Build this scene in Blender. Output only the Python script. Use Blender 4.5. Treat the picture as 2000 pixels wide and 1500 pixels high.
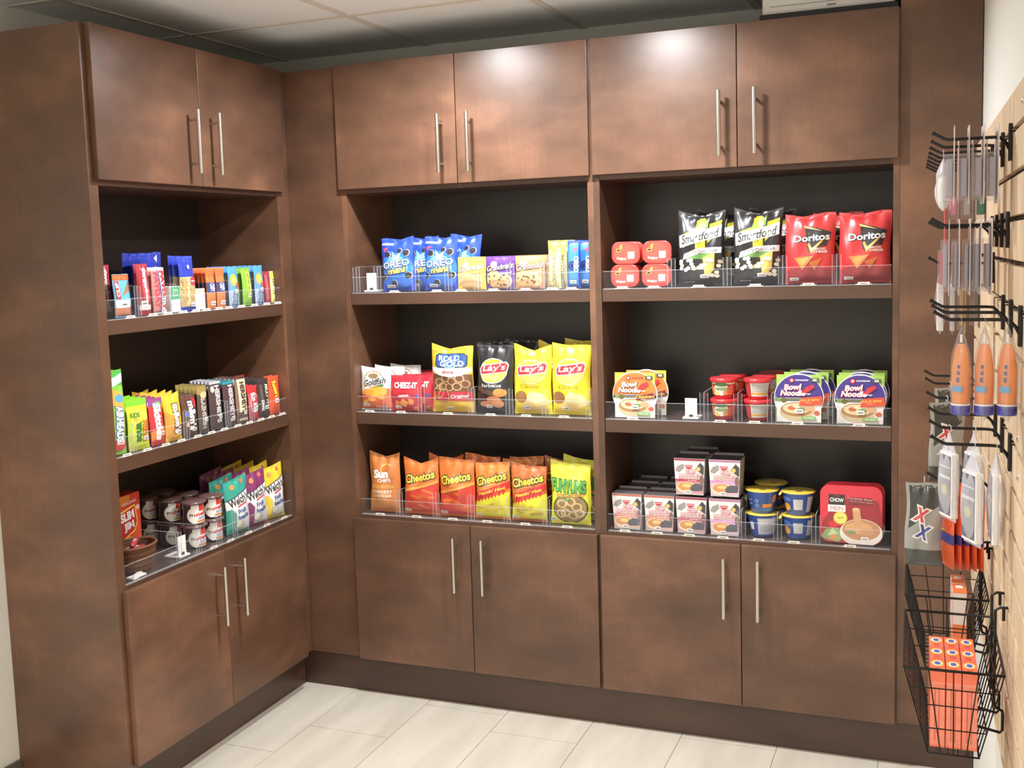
import bpy, bmesh, math, random
from mathutils import Vector, Matrix
PI = math.pi
S = bpy.context.scene
for o in list(bpy.data.objects): bpy.data.objects.remove(o)
COL = S.collection

# ------------------------------------------------------------------ camera
def make_camera():
    cy, sy = math.cos(.3847), math.sin(.3847)
    cp, sp = math.cos(-.1047), math.sin(-.1047)
    cr, sr = math.cos(-.0313), math.sin(-.0313)
    r0 = Vector((cy, sy, 0)); f0 = Vector((-sy, cy, 0)); u0 = Vector((0, 0, 1))
    f = f0*cp + u0*sp; u1 = -f0*sp + u0*cp
    r = r0*cr + u1*sr; u = -r0*sr + u1*cr
    m = Matrix(((r.x, u.x, -f.x, 2.1567), (r.y, u.y, -f.y, -3.3652), (r.z, u.z, -f.z, 1.5828), (0, 0, 0, 1)))
    cd = bpy.data.cameras.new('camera'); co = bpy.data.objects.new('camera', cd); COL.objects.link(co)
    co.matrix_world = m
    cd.sensor_fit = 'HORIZONTAL'; cd.sensor_width = 36; cd.lens = 2136.2/2000*36
    cd.shift_x = .0084; cd.shift_y = -.0166; cd.clip_start = .02
    S.camera = co
make_camera()
w = bpy.data.worlds.new('world'); S.world = w; w.use_nodes = True
w.node_tree.nodes['Background'].inputs[0].default_value = (.9, .9, 1, 1)
w.node_tree.nodes['Background'].inputs[1].default_value = .02
S.view_settings.view_transform = 'Standard'; S.view_settings.look = 'None'
S.view_settings.gamma = 1; S.view_settings.use_curve_mapping = False
S.view_settings.exposure = 0.0
try:
    S.cycles.max_bounces = 10; S.cycles.diffuse_bounces = 8; S.cycles.transparent_max_bounces = 40
    S.cycles.glossy_bounces = 4
except Exception: pass
CAN_POWER = 22.5
CANS = [(.662, -.481), (1.272, -.481)]
FILL_CANS = [(.662, -2.92, 12), (1.272, -2.92, 12), (.052, -4.14, 16), (1.272, -4.14, 16)]  # unseen lamps added out of view to bounce more light onto the ceiling
WARM = (.985, 1, 1.02)
def area(name, loc, size, power, col=WARM, spread=None, sy=None):
    l = bpy.data.lights.new(name, 'AREA'); l.energy = power; l.color = col
    l.shape = 'DISK' if sy is None else 'RECTANGLE'; l.size = size
    if sy: l.size_y = sy
    if spread: l.spread = spread
    o = bpy.data.objects.new(name, l); COL.objects.link(o); o.location = loc
    return o
for x, y in CANS: area('downlight_beam', (x, y, 2.334), .11, CAN_POWER, spread=math.radians(165))
for x, y, p in FILL_CANS: area('downlight_beam', (x, y, 2.334), .11, p, spread=math.radians(165))  # beams of the added out-of-view lamps

# ------------------------------------------------------------------ tagging
def tag(o, label=None, cat=None, group=None, kind=None):
    if label: o['label'] = label
    if cat: o['category'] = cat
    if group: o['group'] = group
    if kind: o['kind'] = kind
    return o
def empty(name, loc=(0, 0, 0), rz=0):
    o = bpy.data.objects.new(name, None); COL.objects.link(o); o.location = loc; o.rotation_euler = (0, 0, rz)
    o.empty_display_size = .03
    return o
def copy_tree(o, parent=None):
    c = o.copy(); COL.objects.link(c)
    if parent: c.parent = parent
    for ch in o.children: copy_tree(ch, c)
    return c

# ------------------------------------------------------------------ materials
MC = {}
def lin(c): c /= 255; return c/12.92 if c <= .04045 else ((c+.055)/1.055)**2.4
def mat(rgb, rough=.5, metal=0, coat=0, spec=.5, key=''):
    k = (rgb, rough, metal, coat, spec, key)
    if k in MC: return MC[k]
    m = bpy.data.materials.new('surface_%d_%d_%d' % rgb); m.use_nodes = True
    b = m.node_tree.nodes['Principled BSDF']
    b.inputs['Base Color'].default_value = (lin(rgb[0]), lin(rgb[1]), lin(rgb[2]), 1)
    b.inputs['Roughness'].default_value = rough; b.inputs['Metallic'].default_value = metal
    b.inputs['Coat Weight'].default_value = coat; b.inputs['Specular IOR Level'].default_value = spec
    MC[k] = m; return m
def ink(rgb):
    def q(c):
        l = (lin(c)**.84)*.95+.012; return max(0, min(255, round(255*(1.055*l**(1/2.4)-.055 if l > .0031 else l*12.92))))
    return tuple(q(c) for c in rgb)
def film(rgb): return mat(ink(rgb), .3, 0, .35, .6)
def paper(rgb): return mat(ink(rgb), .5)
def clearmat(name, tint, dens, rough=.08, gl=.10, milk=(.9, .9, .95)):
    m = bpy.data.materials.new(name); m.use_nodes = True; n = m.node_tree.nodes; L = m.node_tree.links
    for x in list(n): n.remove(x)
    out = n.new('ShaderNodeOutputMaterial'); tr = n.new('ShaderNodeBsdfTransparent'); tr.inputs[0].default_value = (*tint, 1)
    df = n.new('ShaderNodeBsdfDiffuse'); df.inputs[0].default_value = (*milk, 1)
    g = n.new('ShaderNodeBsdfGlossy'); g.inputs['Roughness'].default_value = rough
    fr = n.new('ShaderNodeLayerWeight'); fr.inputs[0].default_value = .5
    pw = n.new('ShaderNodeMath'); pw.operation = 'POWER'; pw.inputs[1].default_value = 3.5; L.new(fr.outputs['Facing'], pw.inputs[0])
    ma = n.new('ShaderNodeMath'); ma.operation = 'MULTIPLY_ADD'; ma.inputs[1].default_value = .3; ma.inputs[2].default_value = gl*.2
    m1 = n.new('ShaderNodeMixShader'); m1.inputs[0].default_value = dens
    m2 = n.new('ShaderNodeMixShader')
    L.new(tr.outputs[0], m1.inputs[1]); L.new(df.outputs[0], m1.inputs[2])
    L.new(pw.outputs[0], ma.inputs[0]); L.new(ma.outputs[0], m2.inputs[0])
    L.new(m1.outputs[0], m2.inputs[1]); L.new(g.outputs[0], m2.inputs[2]); L.new(m2.outputs[0], out.inputs[0])
    return m
ACRYL = clearmat('clear_acrylic', (.985, .99, .995), .012, .05, .02)
ACRYLE = clearmat('acrylic_edge', (.88, .9, .93), .22)
BAGCLEAR = clearmat('clear_bag', (.95, .94, .95), .09, .2)
BAGMILK = clearmat('milky_bag', (.9, .9, .92), .38, .25)

def wood(name, base, dark, light, seed=0, horiz=False):
    m = bpy.data.materials.new(name); m.use_nodes = True; n = m.node_tree.nodes; L = m.node_tree.links
    b = n['Principled BSDF']; b.inputs['Roughness'].default_value = .34
    tc = n.new('ShaderNodeTexCoord')
    def ns(scale, vec, det=4, ro=.6):
        mp = n.new('ShaderNodeMapping'); mp.inputs['Scale'].default_value = vec; mp.inputs['Location'].default_value = (seed*3.7, seed*1.3, seed*2.1)
        t = n.new('ShaderNodeTexNoise'); t.inputs['Scale'].default_value = scale; t.inputs['Detail'].default_value = det; t.inputs['Roughness'].default_value = ro
        L.new(tc.outputs['Object'], mp.inputs[0]); L.new(mp.outputs[0], t.inputs[0]); return t
    v1 = (1, 1, 1.9) if not horiz else (.5, .5, 2)
    a = ns(3.6, v1, 5, .55); g = ns(9, (14, 14, .8) if not horiz else (.8, .8, 14), 6, .7)
    c = ns(1.3, (1, 1, .9), 2)
    r = n.new('ShaderNodeValToRGB'); e = r.color_ramp.elements
    e[0].position = .33; e[0].color = (*[lin(x) for x in dark], 1)
    e[1].position = .67; e[1].color = (*[lin(x) for x in light], 1)
    k = r.color_ramp.elements.new(.5); k.color = (*[lin(x) for x in base], 1)
    def math_(op, x, y):
        q = n.new('ShaderNodeMath'); q.operation = op
        for i, z in enumerate((x, y)):
            if isinstance(z, (int, float)): q.inputs[i].default_value = z
            else: L.new(z, q.inputs[i])
        return q.outputs[0]
    s = math_('ADD', math_('MULTIPLY', a.outputs[0], .55), math_('MULTIPLY', c.outputs[0], .45))
    s = math_('ADD', s, math_('MULTIPLY', math_('SUBTRACT', g.outputs[0], .5), .12))
    L.new(s, r.inputs[0]); L.new(r.outputs[0], b.inputs['Base Color'])
    rr = math_('MULTIPLY_ADD', a.outputs[0], .15); L.new(rr, b.inputs['Roughness'])
    rr.node.inputs[2].default_value = .27
    b.inputs['Coat Weight'].default_value = .12; b.inputs['Coat Roughness'].default_value = .3
    bp = n.new('ShaderNodeBump'); bp.inputs['Strength'].default_value = .02; bp.inputs['Distance'].default_value = .002
    L.new(g.outputs[0], bp.inputs['Height']); L.new(bp.outputs[0], b.inputs['Normal'])
    return m
WB, WD, WL = (101, 71, 54), (76, 54, 42), (132, 93, 70)
WOODS = [wood('stained_maple_%s' % q, WB, WD, WL, i+1) for i, q in enumerate(('a', 'b', 'c', 'd', 'e', 'f', 'g', 'h', 'i', 'j', 'k'))]
WHOR = wood('stained_maple_edge', (86, 61, 48), (72, 51, 40), (102, 73, 57), 20, True)
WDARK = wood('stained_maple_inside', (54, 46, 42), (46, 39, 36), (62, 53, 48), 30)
WKICK = wood('stained_toe_board', (78, 56, 45), (60, 42, 34), (94, 66, 52), 33, True)

def tex_paint(name, rgb, rough=.6, scale=60, bump=.1, var=.04):
    m = bpy.data.materials.new(name); m.use_nodes = True; n = m.node_tree.nodes; L = m.node_tree.links
    b = n['Principled BSDF']; b.inputs['Roughness'].default_value = rough
    tc = n.new('ShaderNodeTexCoord'); t = n.new('ShaderNodeTexNoise'); t.inputs['Scale'].default_value = scale; t.inputs['Detail'].default_value = 6
    L.new(tc.outputs['Object'], t.inputs[0])
    r = n.new('ShaderNodeValToRGB'); c = [lin(x) for x in rgb]
    r.color_ramp.elements[0].position = .3; r.color_ramp.elements[1].position = .7
    r.color_ramp.elements[0].color = (*[x*(1-var) for x in c], 1); r.color_ramp.elements[1].color = (*[min(1, x*(1+var)) for x in c], 1)
    L.new(t.outputs[0], r.inputs[0]); L.new(r.outputs[0], b.inputs['Base Color'])
    bp = n.new('ShaderNodeBump'); bp.inputs['Strength'].default_value = bump; bp.inputs['Distance'].default_value = .002
    L.new(t.outputs[0], bp.inputs['Height']); L.new(bp.outputs[0], b.inputs['Normal'])
    return m
M_CEIL = tex_paint('ceiling_tile', (243, 248, 252), .9, 160, .3, .03)
M_GRID = mat((225, 220, 212), .6)
M_WALL = tex_paint('painted_wall', (228, 227, 220), .7, 90, .08, .02)
M_SLAT = None
def slat_material():
    m = bpy.data.materials.new('slatwall_maple'); m.use_nodes = True; n = m.node_tree.nodes; L = m.node_tree.links
    b = n['Principled BSDF']; b.inputs['Roughness'].default_value = .45
    tc = n.new('ShaderNodeTexCoord'); mp = n.new('ShaderNodeMapping'); mp.inputs['Scale'].default_value = (1, 6, 1.2)
    t = n.new('ShaderNodeTexNoise'); t.inputs['Scale'].default_value = 4; t.inputs['Detail'].default_value = 5
    L.new(tc.outputs['Object'], mp.inputs[0]); L.new(mp.outputs[0], t.inputs[0])
    r = n.new('ShaderNodeValToRGB'); r.color_ramp.elements[0].position = .35; r.color_ramp.elements[1].position = .65
    r.color_ramp.elements[0].color = (lin(205), lin(178), lin(145), 1); r.color_ramp.elements[1].color = (lin(228), lin(205), lin(174), 1)
    L.new(t.outputs[0], r.inputs[0]); L.new(r.outputs[0], b.inputs['Base Color']); return m
M_SLAT = slat_material()
M_GROOVE = mat((60, 45, 34), .7)
def floor_material():
    m = bpy.data.materials.new('porcelain_plank'); m.use_nodes = True; n = m.node_tree.nodes; L = m.node_tree.links
    b = n['Principled BSDF']; b.inputs['Roughness'].default_value = .38
    tc = n.new('ShaderNodeTexCoord'); mp = n.new('ShaderNodeMapping'); mp.inputs['Scale'].default_value = (7, 1.2, 1)
    t = n.new('ShaderNodeTexNoise'); t.inputs['Scale'].default_value = 1.6; t.inputs['Detail'].default_value = 6
    L.new(tc.outputs['Object'], mp.inputs[0]); L.new(mp.outputs[0], t.inputs[0])
    r = n.new('ShaderNodeValToRGB'); r.color_ramp.elements[0].position = .3; r.color_ramp.elements[1].position = .7
    r.color_ramp.elements[0].color = (lin(196), lin(188), lin(173), 1); r.color_ramp.elements[1].color = (lin(216), lin(208), lin(194), 1)
    L.new(t.outputs[0], r.inputs[0]); L.new(r.outputs[0], b.inputs['Base Color']); return m
M_FLOOR = floor_material(); M_GROUT = mat((150, 143, 132), .8)
STEEL = mat((205, 200, 192), .28, 1)
BLACK = mat((22, 21, 22), .4, .2)
WHITE = mat((238, 236, 230), .4)

# ------------------------------------------------------------------ mesh builder
class MB:
    def __init__(s): s.v = []; s.f = []; s.mi = []; s.ms = []; s.smooth = set()
    def slot(s, m):
        if m not in s.ms: s.ms.append(m)
        return s.ms.index(m)
    def add(s, vs, fs, m, smooth=False):
        b = len(s.v); s.v += [tuple(p) for p in vs]; k = s.slot(m)
        for f in fs:
            if smooth: s.smooth.add(len(s.f))
            s.f.append(tuple(i+b for i in f)); s.mi.append(k)
        return s
    def box(s, x0, x1, y0, y1, z0, z1, m, bev=0):
        if bev > 0:
            bm = bmesh.new(); bmesh.ops.create_cube(bm, size=1)
            for v in bm.verts: v.co = ((x0+x1)/2+v.co.x*(x1-x0), (y0+y1)/2+v.co.y*(y1-y0), (z0+z1)/2+v.co.z*(z1-z0))
            bmesh.ops.bevel(bm, geom=bm.edges[:], offset=bev, segments=2, affect='EDGES', profile=.5)
            s.add([v.co[:] for v in bm.verts], [[v.index for v in f.verts] for f in bm.faces], m, False); bm.free(); return s
        return s.add([(x0, y0, z0), (x1, y0, z0), (x1, y1, z0), (x0, y1, z0), (x0, y0, z1), (x1, y0, z1), (x1, y1, z1), (x0, y1, z1)],
                     [(0, 3, 2, 1), (4, 5, 6, 7), (0, 1, 5, 4), (1, 2, 6, 5), (2, 3, 7, 6), (3, 0, 4, 7)], m)
    def tube(s, pts, r, m, n=8, cap=True):
        pts = [Vector(p) for p in pts]; vs = []; N = len(pts); up = None
        for i, p in enumerate(pts):
            d = (pts[min(i+1, N-1)]-pts[max(i-1, 0)]).normalized()
            if up is None: up = Vector((0, 0, 1)) if abs(d.z) < .9 else Vector((1, 0, 0))
            a = d.cross(up).normalized(); b = a.cross(d).normalized(); up = b
            rr = r[i] if isinstance(r, (list, tuple)) else r
            for k in range(n):
                t = 2*PI*k/n; vs.append(p+a*math.cos(t)*rr+b*math.sin(t)*rr)
        fs = [(i*n+k, i*n+(k+1) % n, (i+1)*n+(k+1) % n, (i+1)*n+k) for i in range(N-1) for k in range(n)]
        s.add(vs, fs, m, True)
        if cap: s.add([vs[k] for k in range(n)], [tuple(range(n))], m); s.add([vs[(N-1)*n+k] for k in range(n)], [tuple(reversed(range(n)))], m)
        return s
    def lathe(s, prof, m, n=28, cap0=True, cap1=True, sx=1, sy=1):
        vs = [(r*math.cos(2*PI*k/n)*sx, r*math.sin(2*PI*k/n)*sy, z) for r, z in prof for k in range(n)]
        fs = [(i*n+k, i*n+(k+1) % n, (i+1)*n+(k+1) % n, (i+1)*n+k) for i in range(len(prof)-1) for k in range(n)]
        s.add(vs, fs, m, True); N = len(prof)
        if cap0: s.add(vs[:n], [tuple(reversed(range(n)))], m)
        if cap1: s.add(vs[(N-1)*n:], [tuple(range(n))], m)
        return s
    def xf(s, M, start=0):
        for i in range(start, len(s.v)): s.v[i] = tuple(M @ Vector(s.v[i]))
        return s
    def build(s, name, parent=None, loc=None):
        me = bpy.data.meshes.new(name); me.from_pydata(s.v, [], s.f)
        for m in s.ms: me.materials.append(m)
        me.polygons.foreach_set('material_index', s.mi)
        me.polygons.foreach_set('use_smooth', [i in s.smooth for i in range(len(s.f))]); me.update()
        o = bpy.data.objects.new(name, me); COL.objects.link(o)
        if parent: o.parent = parent
        if loc: o.location = loc
        return o

# ------------------------------------------------------------------ printed artwork, laid on a surface
TC = {}
def text_mesh(txt, bold, shear):
    k = (txt, bold, shear)
    if k in TC: return TC[k]
    c = bpy.data.curves.new('lettering', 'FONT'); c.body = txt; c.size = 1; c.offset = bold; c.shear = shear; c.resolution_u = 3
    o = bpy.data.objects.new('lettering', c); COL.objects.link(o)
    dg = bpy.context.evaluated_depsgraph_get(); me = bpy.data.meshes.new_from_object(o.evaluated_get(dg))
    vs = [(v.co.x, v.co.y) for v in me.vertices]; fs = [tuple(p.vertices) for p in me.polygons]
    bpy.data.objects.remove(o); bpy.data.curves.remove(c); bpy.data.meshes.remove(me)
    xs = [v[0] for v in vs]; ys = [v[1] for v in vs]
    TC[k] = (vs, fs, min(xs), max(xs), min(ys), max(ys)); return TC[k]
def cut(vs, fs, step, hw=9, hh=9):
    bm = bmesh.new(); bv = [bm.verts.new((x, y, 0)) for x, y in vs]
    for f in fs:
        try: bm.faces.new([bv[i] for i in f])
        except ValueError: pass
    xs = [v[0] for v in vs]; ys = [v[1] for v in vs]
    for ax, lo, hi in ((0, min(xs), max(xs)), (1, min(ys), max(ys))):
        q = math.ceil(lo/step)*step
        while q < hi-1e-6:
            co = (q, 0, 0) if ax == 0 else (0, q, 0); no = (1, 0, 0) if ax == 0 else (0, 1, 0)
            bmesh.ops.bisect_plane(bm, geom=bm.verts[:]+bm.edges[:]+bm.faces[:], dist=1e-7, plane_co=co, plane_no=no); q += step
    for co, no in (((hw, 0, 0), (1, 0, 0)), ((-hw, 0, 0), (-1, 0, 0)), ((0, hh, 0), (0, 1, 0)), ((0, 0, 0), (0, -1, 0))):
        if hw < 9: bmesh.ops.bisect_plane(bm, geom=bm.verts[:]+bm.edges[:]+bm.faces[:], dist=1e-7, plane_co=co, plane_no=no, clear_outer=True)
    bm.verts.index_update()
    r = ([(v.co.x, v.co.y) for v in bm.verts], [[v.index for v in f.verts] for f in bm.faces]); bm.free(); return r
def Rr(u0, v0, u1, v1, c): return ('p', [(u0, v0), (u1, v0), (u1, v1), (u0, v1)], c)
def Pp(pts, c): return ('p', pts, c)
def El(cu, cv, ru, rv, c, n=20): return ('e', cu, cv, ru, rv, c, n)
def Rg(cu, cv, ru, rv, th, c, n=20): return ('r', cu, cv, ru, rv, th, c, n)
def Tx(t, cu, cv, fit, hh, c, rot=0, bold=.015, shear=0, out=None, ot=.04): return ('t', t, cu, cv, fit, hh, c, rot, bold, shear, out, ot)
def art(mb, items, w, h, surf, step=.014, mk=film, base=.0003):
    k = 0
    for it in items:
        k += 1; off = base+k*.0001
        def put(vs, fs, c, off=off):
            vs = [((u-.5)*w, v*h) for u, v in vs]; vs, fs = cut(vs, fs, step, w*.495, h*.995)
            mb.add([surf(u, v, off) for u, v in vs], fs, c if not isinstance(c, tuple) else mk(c), True)
        if it[0] == 'p': put(it[1], [tuple(range(len(it[1])))], it[2])
        elif it[0] == 'e':
            _, cu, cv, ru, rv, c, n = it
            put([(cu+ru*math.cos(2*PI*i/n), cv+rv*math.sin(2*PI*i/n)) for i in range(n)], [tuple(range(n))], c)
        elif it[0] == 'r':
            _, cu, cv, ru, rv, th, c, n = it
            vs = [(cu+ru*math.cos(2*PI*i/n)*q, cv+rv*math.sin(2*PI*i/n)*q) for q in (1, 1-th) for i in range(n)]
            put(vs, [(i, (i+1) % n, n+(i+1) % n, n+i) for i in range(n)], c)
        else:
            _, t, cu, cv, fit, hh, c, rot, bold, shear, out, ot = it
            _, _, x0, x1, y0, y1 = text_mesh(t, bold, shear)
            cx, cy = (x0+x1)/2, (y0+y1)/2
            W, H = (w, h) if abs(rot) < 45 else (h, w)
            sx, sy = fit*W/(x1-x0), hh*H/(y1-y0); a = math.radians(rot)
            for cc, bb in (((out, bold+ot), (c, bold)) if out else ((c, bold),)):
                vs, fs = text_mesh(t, bb, shear)[:2]
                P = []
                for x, y in vs:
                    x, y = (x-cx)*sx, (y-cy)*sy
                    P.append(((cu-.5)*w+x*math.cos(a)-y*math.sin(a), cv*h+x*math.sin(a)+y*math.cos(a)))
                P, F = cut(P, fs, step, w*.495, h*.995); mb.add([surf(u, v, off) for u, v in P], F, mk(cc), True)
                off += .0001; k += 1
    return mb
def cook(cu, cv, r, asp=1.0, c=(32, 26, 30)):
    return [El(cu+.01, cv, r*1.08, r*asp*1.08, (235, 235, 240), 14), El(cu, cv, r, r*asp, c, 14)]
def stk(u, v, w=.17, h=.05): return [Rr(u, v, u+w, v+h, (244, 242, 236)), Rr(u+w*.15, v+h*.3, u+w*.85, v+h*.62, (120, 118, 116))]

# surfaces: local frame has x to the right, y away from the viewer, z up
def pouch_surf(w, h, t, seed, dip=0, dc=0, tilt=0, crimp=.05, wr=1.0, sag=.25, waist=.03):
    rnd = random.Random(seed); ph = [rnd.uniform(0, 6.28) for _ in range(8)]; am = [rnd.uniform(.5, 1) for _ in range(8)]
    def f(u, v, off, side=-1):
        U = max(-1, min(1, 2*u/w)); s = max(0, min(1, (v/h-crimp*.6)/(1-crimp*1.6))); V = v/h
        pu = max(0, 1-abs(U)**2.4)**.65; pv = max(0, math.sin(PI*s**.85))**.55*(1+sag*(.5-s))
        d = t/2*pu*pv
        e = min(1, 4*s*(1-s)+.12)*wr*t*.05
        d += e*(am[0]*math.sin(U*5+ph[0]+V*4)+am[1]*math.sin(V*13+ph[1]+U*2)+am[2]*math.sin(V*9-U*7+ph[2]))*.6*(.3+pu)
        if V > .72: d += wr*t*.06*math.sin(U*11+ph[3])*(V-.72)/.28*(1-max(0, V-.93)/.07)*pu
        top = -dip*max(0, 1-abs(U-dc)/1.0)+tilt*U+.004*wr*math.sin(U*4+ph[4])
        x = u*(1-waist*math.sin(PI*V)) + .0018*wr*math.sin(V*6+ph[5])*(.4+.6*abs(U))*4*V*(1-V)
        z = v+top*h*V**5
        return (x, side*(d+off), z)
    return f
def pouch(mb, w, h, t, surf, base, nu=22, nv=30, back=None, mk=film):
    for side, m in ((-1, base), (1, back or base)):
        vs = [surf((i/nu-.5)*w, j/nv*h, 0, side) for j in range(nv+1) for i in range(nu+1)]
        fs = []
        for j in range(nv):
            for i in range(nu):
                a = j*(nu+1)+i; q = (a, a+1, a+nu+2, a+nu+1); fs.append(q if side < 0 else q[::-1])
        mb.add(vs, fs, mk(m), True)
    return mb
def bag(name, w, h, t, base, items, parent=None, seed=1, step=None, mk=film, back=None, **kw):
    sf = pouch_surf(w, h, t, seed, **kw); mb = MB(); pouch(mb, w, h, t, sf, base, back=back, mk=mk)
    tooth = tuple(min(255, int(c*.8+45)) for c in base)
    arts = [Rr(.01, .965, .99, .985, tooth), Rr(.01, .012, .99, .03, tooth)]+items
    art(mb, arts, w, h, sf, step or max(.0045, w/22), mk)
    return mb.build(name, parent)
def flat_surf(y): return lambda u, v, off: (u, y-off, v)
def cyl_surf(r0, r1, h, z0=0, rot=0):
    def f(u, v, off):
        r = r0+(r1-r0)*v/h+off; a = u/((r0+r1)/2)+rot
        return (r*math.sin(a), -r*math.cos(a), z0+v)
    return f

# ================================================================== SETTING
XW = -.44; YW = .42; ZF = -.01; ZC = 2.357; YB = -5.2
TH = math.radians(1.4716)
O_ = Vector((2.252, .02, 0)); SV = Vector((math.sin(TH), -math.cos(TH), 0)); NV = Vector((-math.cos(TH), -math.sin(TH), 0))
def WP(s, n, z): p = O_+SV*s+NV*n; return (p.x, p.y, z)
def struct(name, mb): return tag(mb.build(name), kind='structure')
# floor of 0.305 m planks, grout lines between
fm = MB(); fm.box(XW-.05, 2.7, YB-.05, .5, ZF-.06, ZF-.002, M_GROUT)
rnd = random.Random(4); g = .0022
offs = {-1: -.50, 0: -.29, -2: .1, 1: -.62, 2: -.75, 3: -.95, 4: -.6, 5: -1.0, 6: -.7, 7: -.9}
x = .153-.305*2; k = -2
while x < 2.6:
    y = offs.get(k, -.5)+.61*3
    while y > YB:
        x0, x1, y0, y1 = max(x+g/2, XW), min(x+.305-g/2, 2.62), max(y-.61+g/2, YB), min(y-g/2, .42)
        if y1 > y0 and x1 > x0: fm.box(x0, x1, y0, y1, ZF-.004, ZF, M_FLOOR)
        y -= .61
    x += .305; k += 1
struct('floor', fm)
cm = MB(); cm.box(XW-.05, 2.75, YB-.05, .5, ZC+.004, ZC+.05, M_CEIL)
xs = [-.253+.61*i for i in range(5)]; ys = [-.176-.61*i for i in range(9)]
for a in xs: cm.box(a-.012, a+.012, YB, YW, ZC-.002, ZC+.006, M_GRID)
for b in ys: cm.box(XW, 2.6, b-.012, b+.012, ZC-.0025, ZC+.006, M_GRID)
for i in range(-1, 5):          # tiles stand a little proud of the grid's edges
    for j in range(-1, 9):
        x0 = max(-.253+.61*i+.016, XW); x1 = min(-.253+.61*(i+1)-.016, 2.6); y1 = min(-.176-.61*j-.016, YW); y0 = max(-.176-.61*(j+1)+.016, YB)
        if x1 > x0+.02 and y1 > y0+.02:
            cm.box(x0, x1, y0, y1, ZC+.0005, ZC+.01, M_CEIL)
struct('ceiling', cm)
struct('wall_back', MB().box(XW-.05, 2.3, YW, YW+.06, ZF, ZC+.01, M_WALL))
struct('wall_left', MB().box(XW-.06, XW, YB, YW, ZF, ZC+.01, M_WALL))
struct('wall_front', MB().box(XW-.05, 2.75, YB-.06, YB, ZF, ZC+.01, M_WALL))
wr = MB()
a0, a1, b0, b1 = WP(-.45, 0, 0), WP(5.3, 0, 0), WP(-.45, -.06, 0), WP(5.3, -.06, 0)
wr.add([(p[0], p[1], z) for z in (ZF, ZC+.01) for p in (a0, a1, b1, b0)], [(0, 1, 2, 3), (7, 6, 5, 4), (0, 4, 5, 1), (1, 5, 6, 2), (2, 6, 7, 3), (3, 7, 4, 0)], M_WALL)
struct('wall_right', wr)
struct('baseboard_left', MB().box(XW+.0005, XW+.012, YB, -.976, ZF, .095, mat((92, 84, 76), .6)))

# ================================================================== CABINETS
DT = .0195
def handle(parent, x, z0, z1, side=0):
    mb = MB()
    def P(a, d, z): return (a, -d, z) if side == 0 else (d, a, z)
    mb.tube([P(x, .036, z0), P(x, .036, z1)], .0064, STEEL, 14)
    for z in (z0+.03, z1-.03): mb.tube([P(x, .034, z), P(x, -.001, z)], .0042, STEEL, 8)
    return mb.build('handle', parent)
def bdoor(parent, x0, x1, z0, z1, hx, hz0, hz1, wm):
    d = MB().box(x0, x1, 0, DT, z0, z1, wm, .0015).build('door', parent); handle(d, hx, hz0, hz1); return d
def ldoor(parent, y0, y1, z0, z1, hy, hz0, hz1, wm):
    d = MB().box(-DT, 0, y0, y1, z0, z1, wm, .0015).build('door', parent); handle(d, hy, hz0, hz1, 1); return d
ZT, ZB, LT, LB = 2.238, 1.816, .6485, .1265
S1, S2, S3, L1 = 1.4533, 1.0307, .6591, 1.425
def back_unit(label, x0, x1, ox0, ox1, doors, wms):
    t = empty('cabinet', (x0, .02, LB)); tag(t, label, 'cabinet', None)
    def B(name, *a, m, bev=0):
        mb = MB().box(*a, m, bev); mb.xf(Matrix.Translation((-x0, -.02, -LB))); return mb.build(name, t)
    B('side_panel', x0, ox0, .02, .41, LB, ZT-.002, m=wms[0])
    B('side_panel', ox1, x1, .02, .41, LB, ZT-.002, m=wms[1])
    B('back_panel', ox0, ox1, .36, .372, LB+.02, ZT-.002, m=WDARK)
    B('upper_cabinet_floor', ox0, ox1, .0205, .36, 1.801, 1.822, m=WHOR)
    B('top_panel', ox0, ox1, .0205, .36, ZT-.022, ZT-.003, m=WDARK)
    for z, th in ((S1, .040), (S2, .042)): B('shelf', ox0+.001, ox1-.001, .0225, .359, z-th, z, m=WHOR, bev=.0012)
    B('counter_deck', ox0, ox1, .0205, .36, S3-.022, S3, m=WHOR)
    B('cabinet_floor', ox0, ox1, .0205, .36, LB, LB+.02, m=WDARK)
    for i, (a, b, hx) in enumerate(doors):
        for (z0, z1, h0, h1, w_) in ((ZB, ZT, 1.850, 2.043, wms[2+i]), (LB, LT, .419, .612, wms[4+i])):
            d = bdoor(t, a, b, z0, z1, hx, h0, h1, w_); d.location = (-x0, -.02, -LB)
    return t
u1 = back_unit('tall brown wooden cabinet unit in the middle, shelves of cookies and chips', .1955, 1.1148, .214, 1.095,
          [(.194, .6495, .599), (.6518, 1.1066, .7045)], WOODS[0:6])
u2 = back_unit('tall brown wooden cabinet unit on the right, shelves of noodle cups and red chip bags', 1.1152, 2.0345, 1.135, 2.017,
          [(1.1177, 1.5735, 1.5255), (1.5758, 2.0312, 1.6305)], [WOODS[i] for i in (6, 7, 3, 8, 9, 1)])
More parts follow.
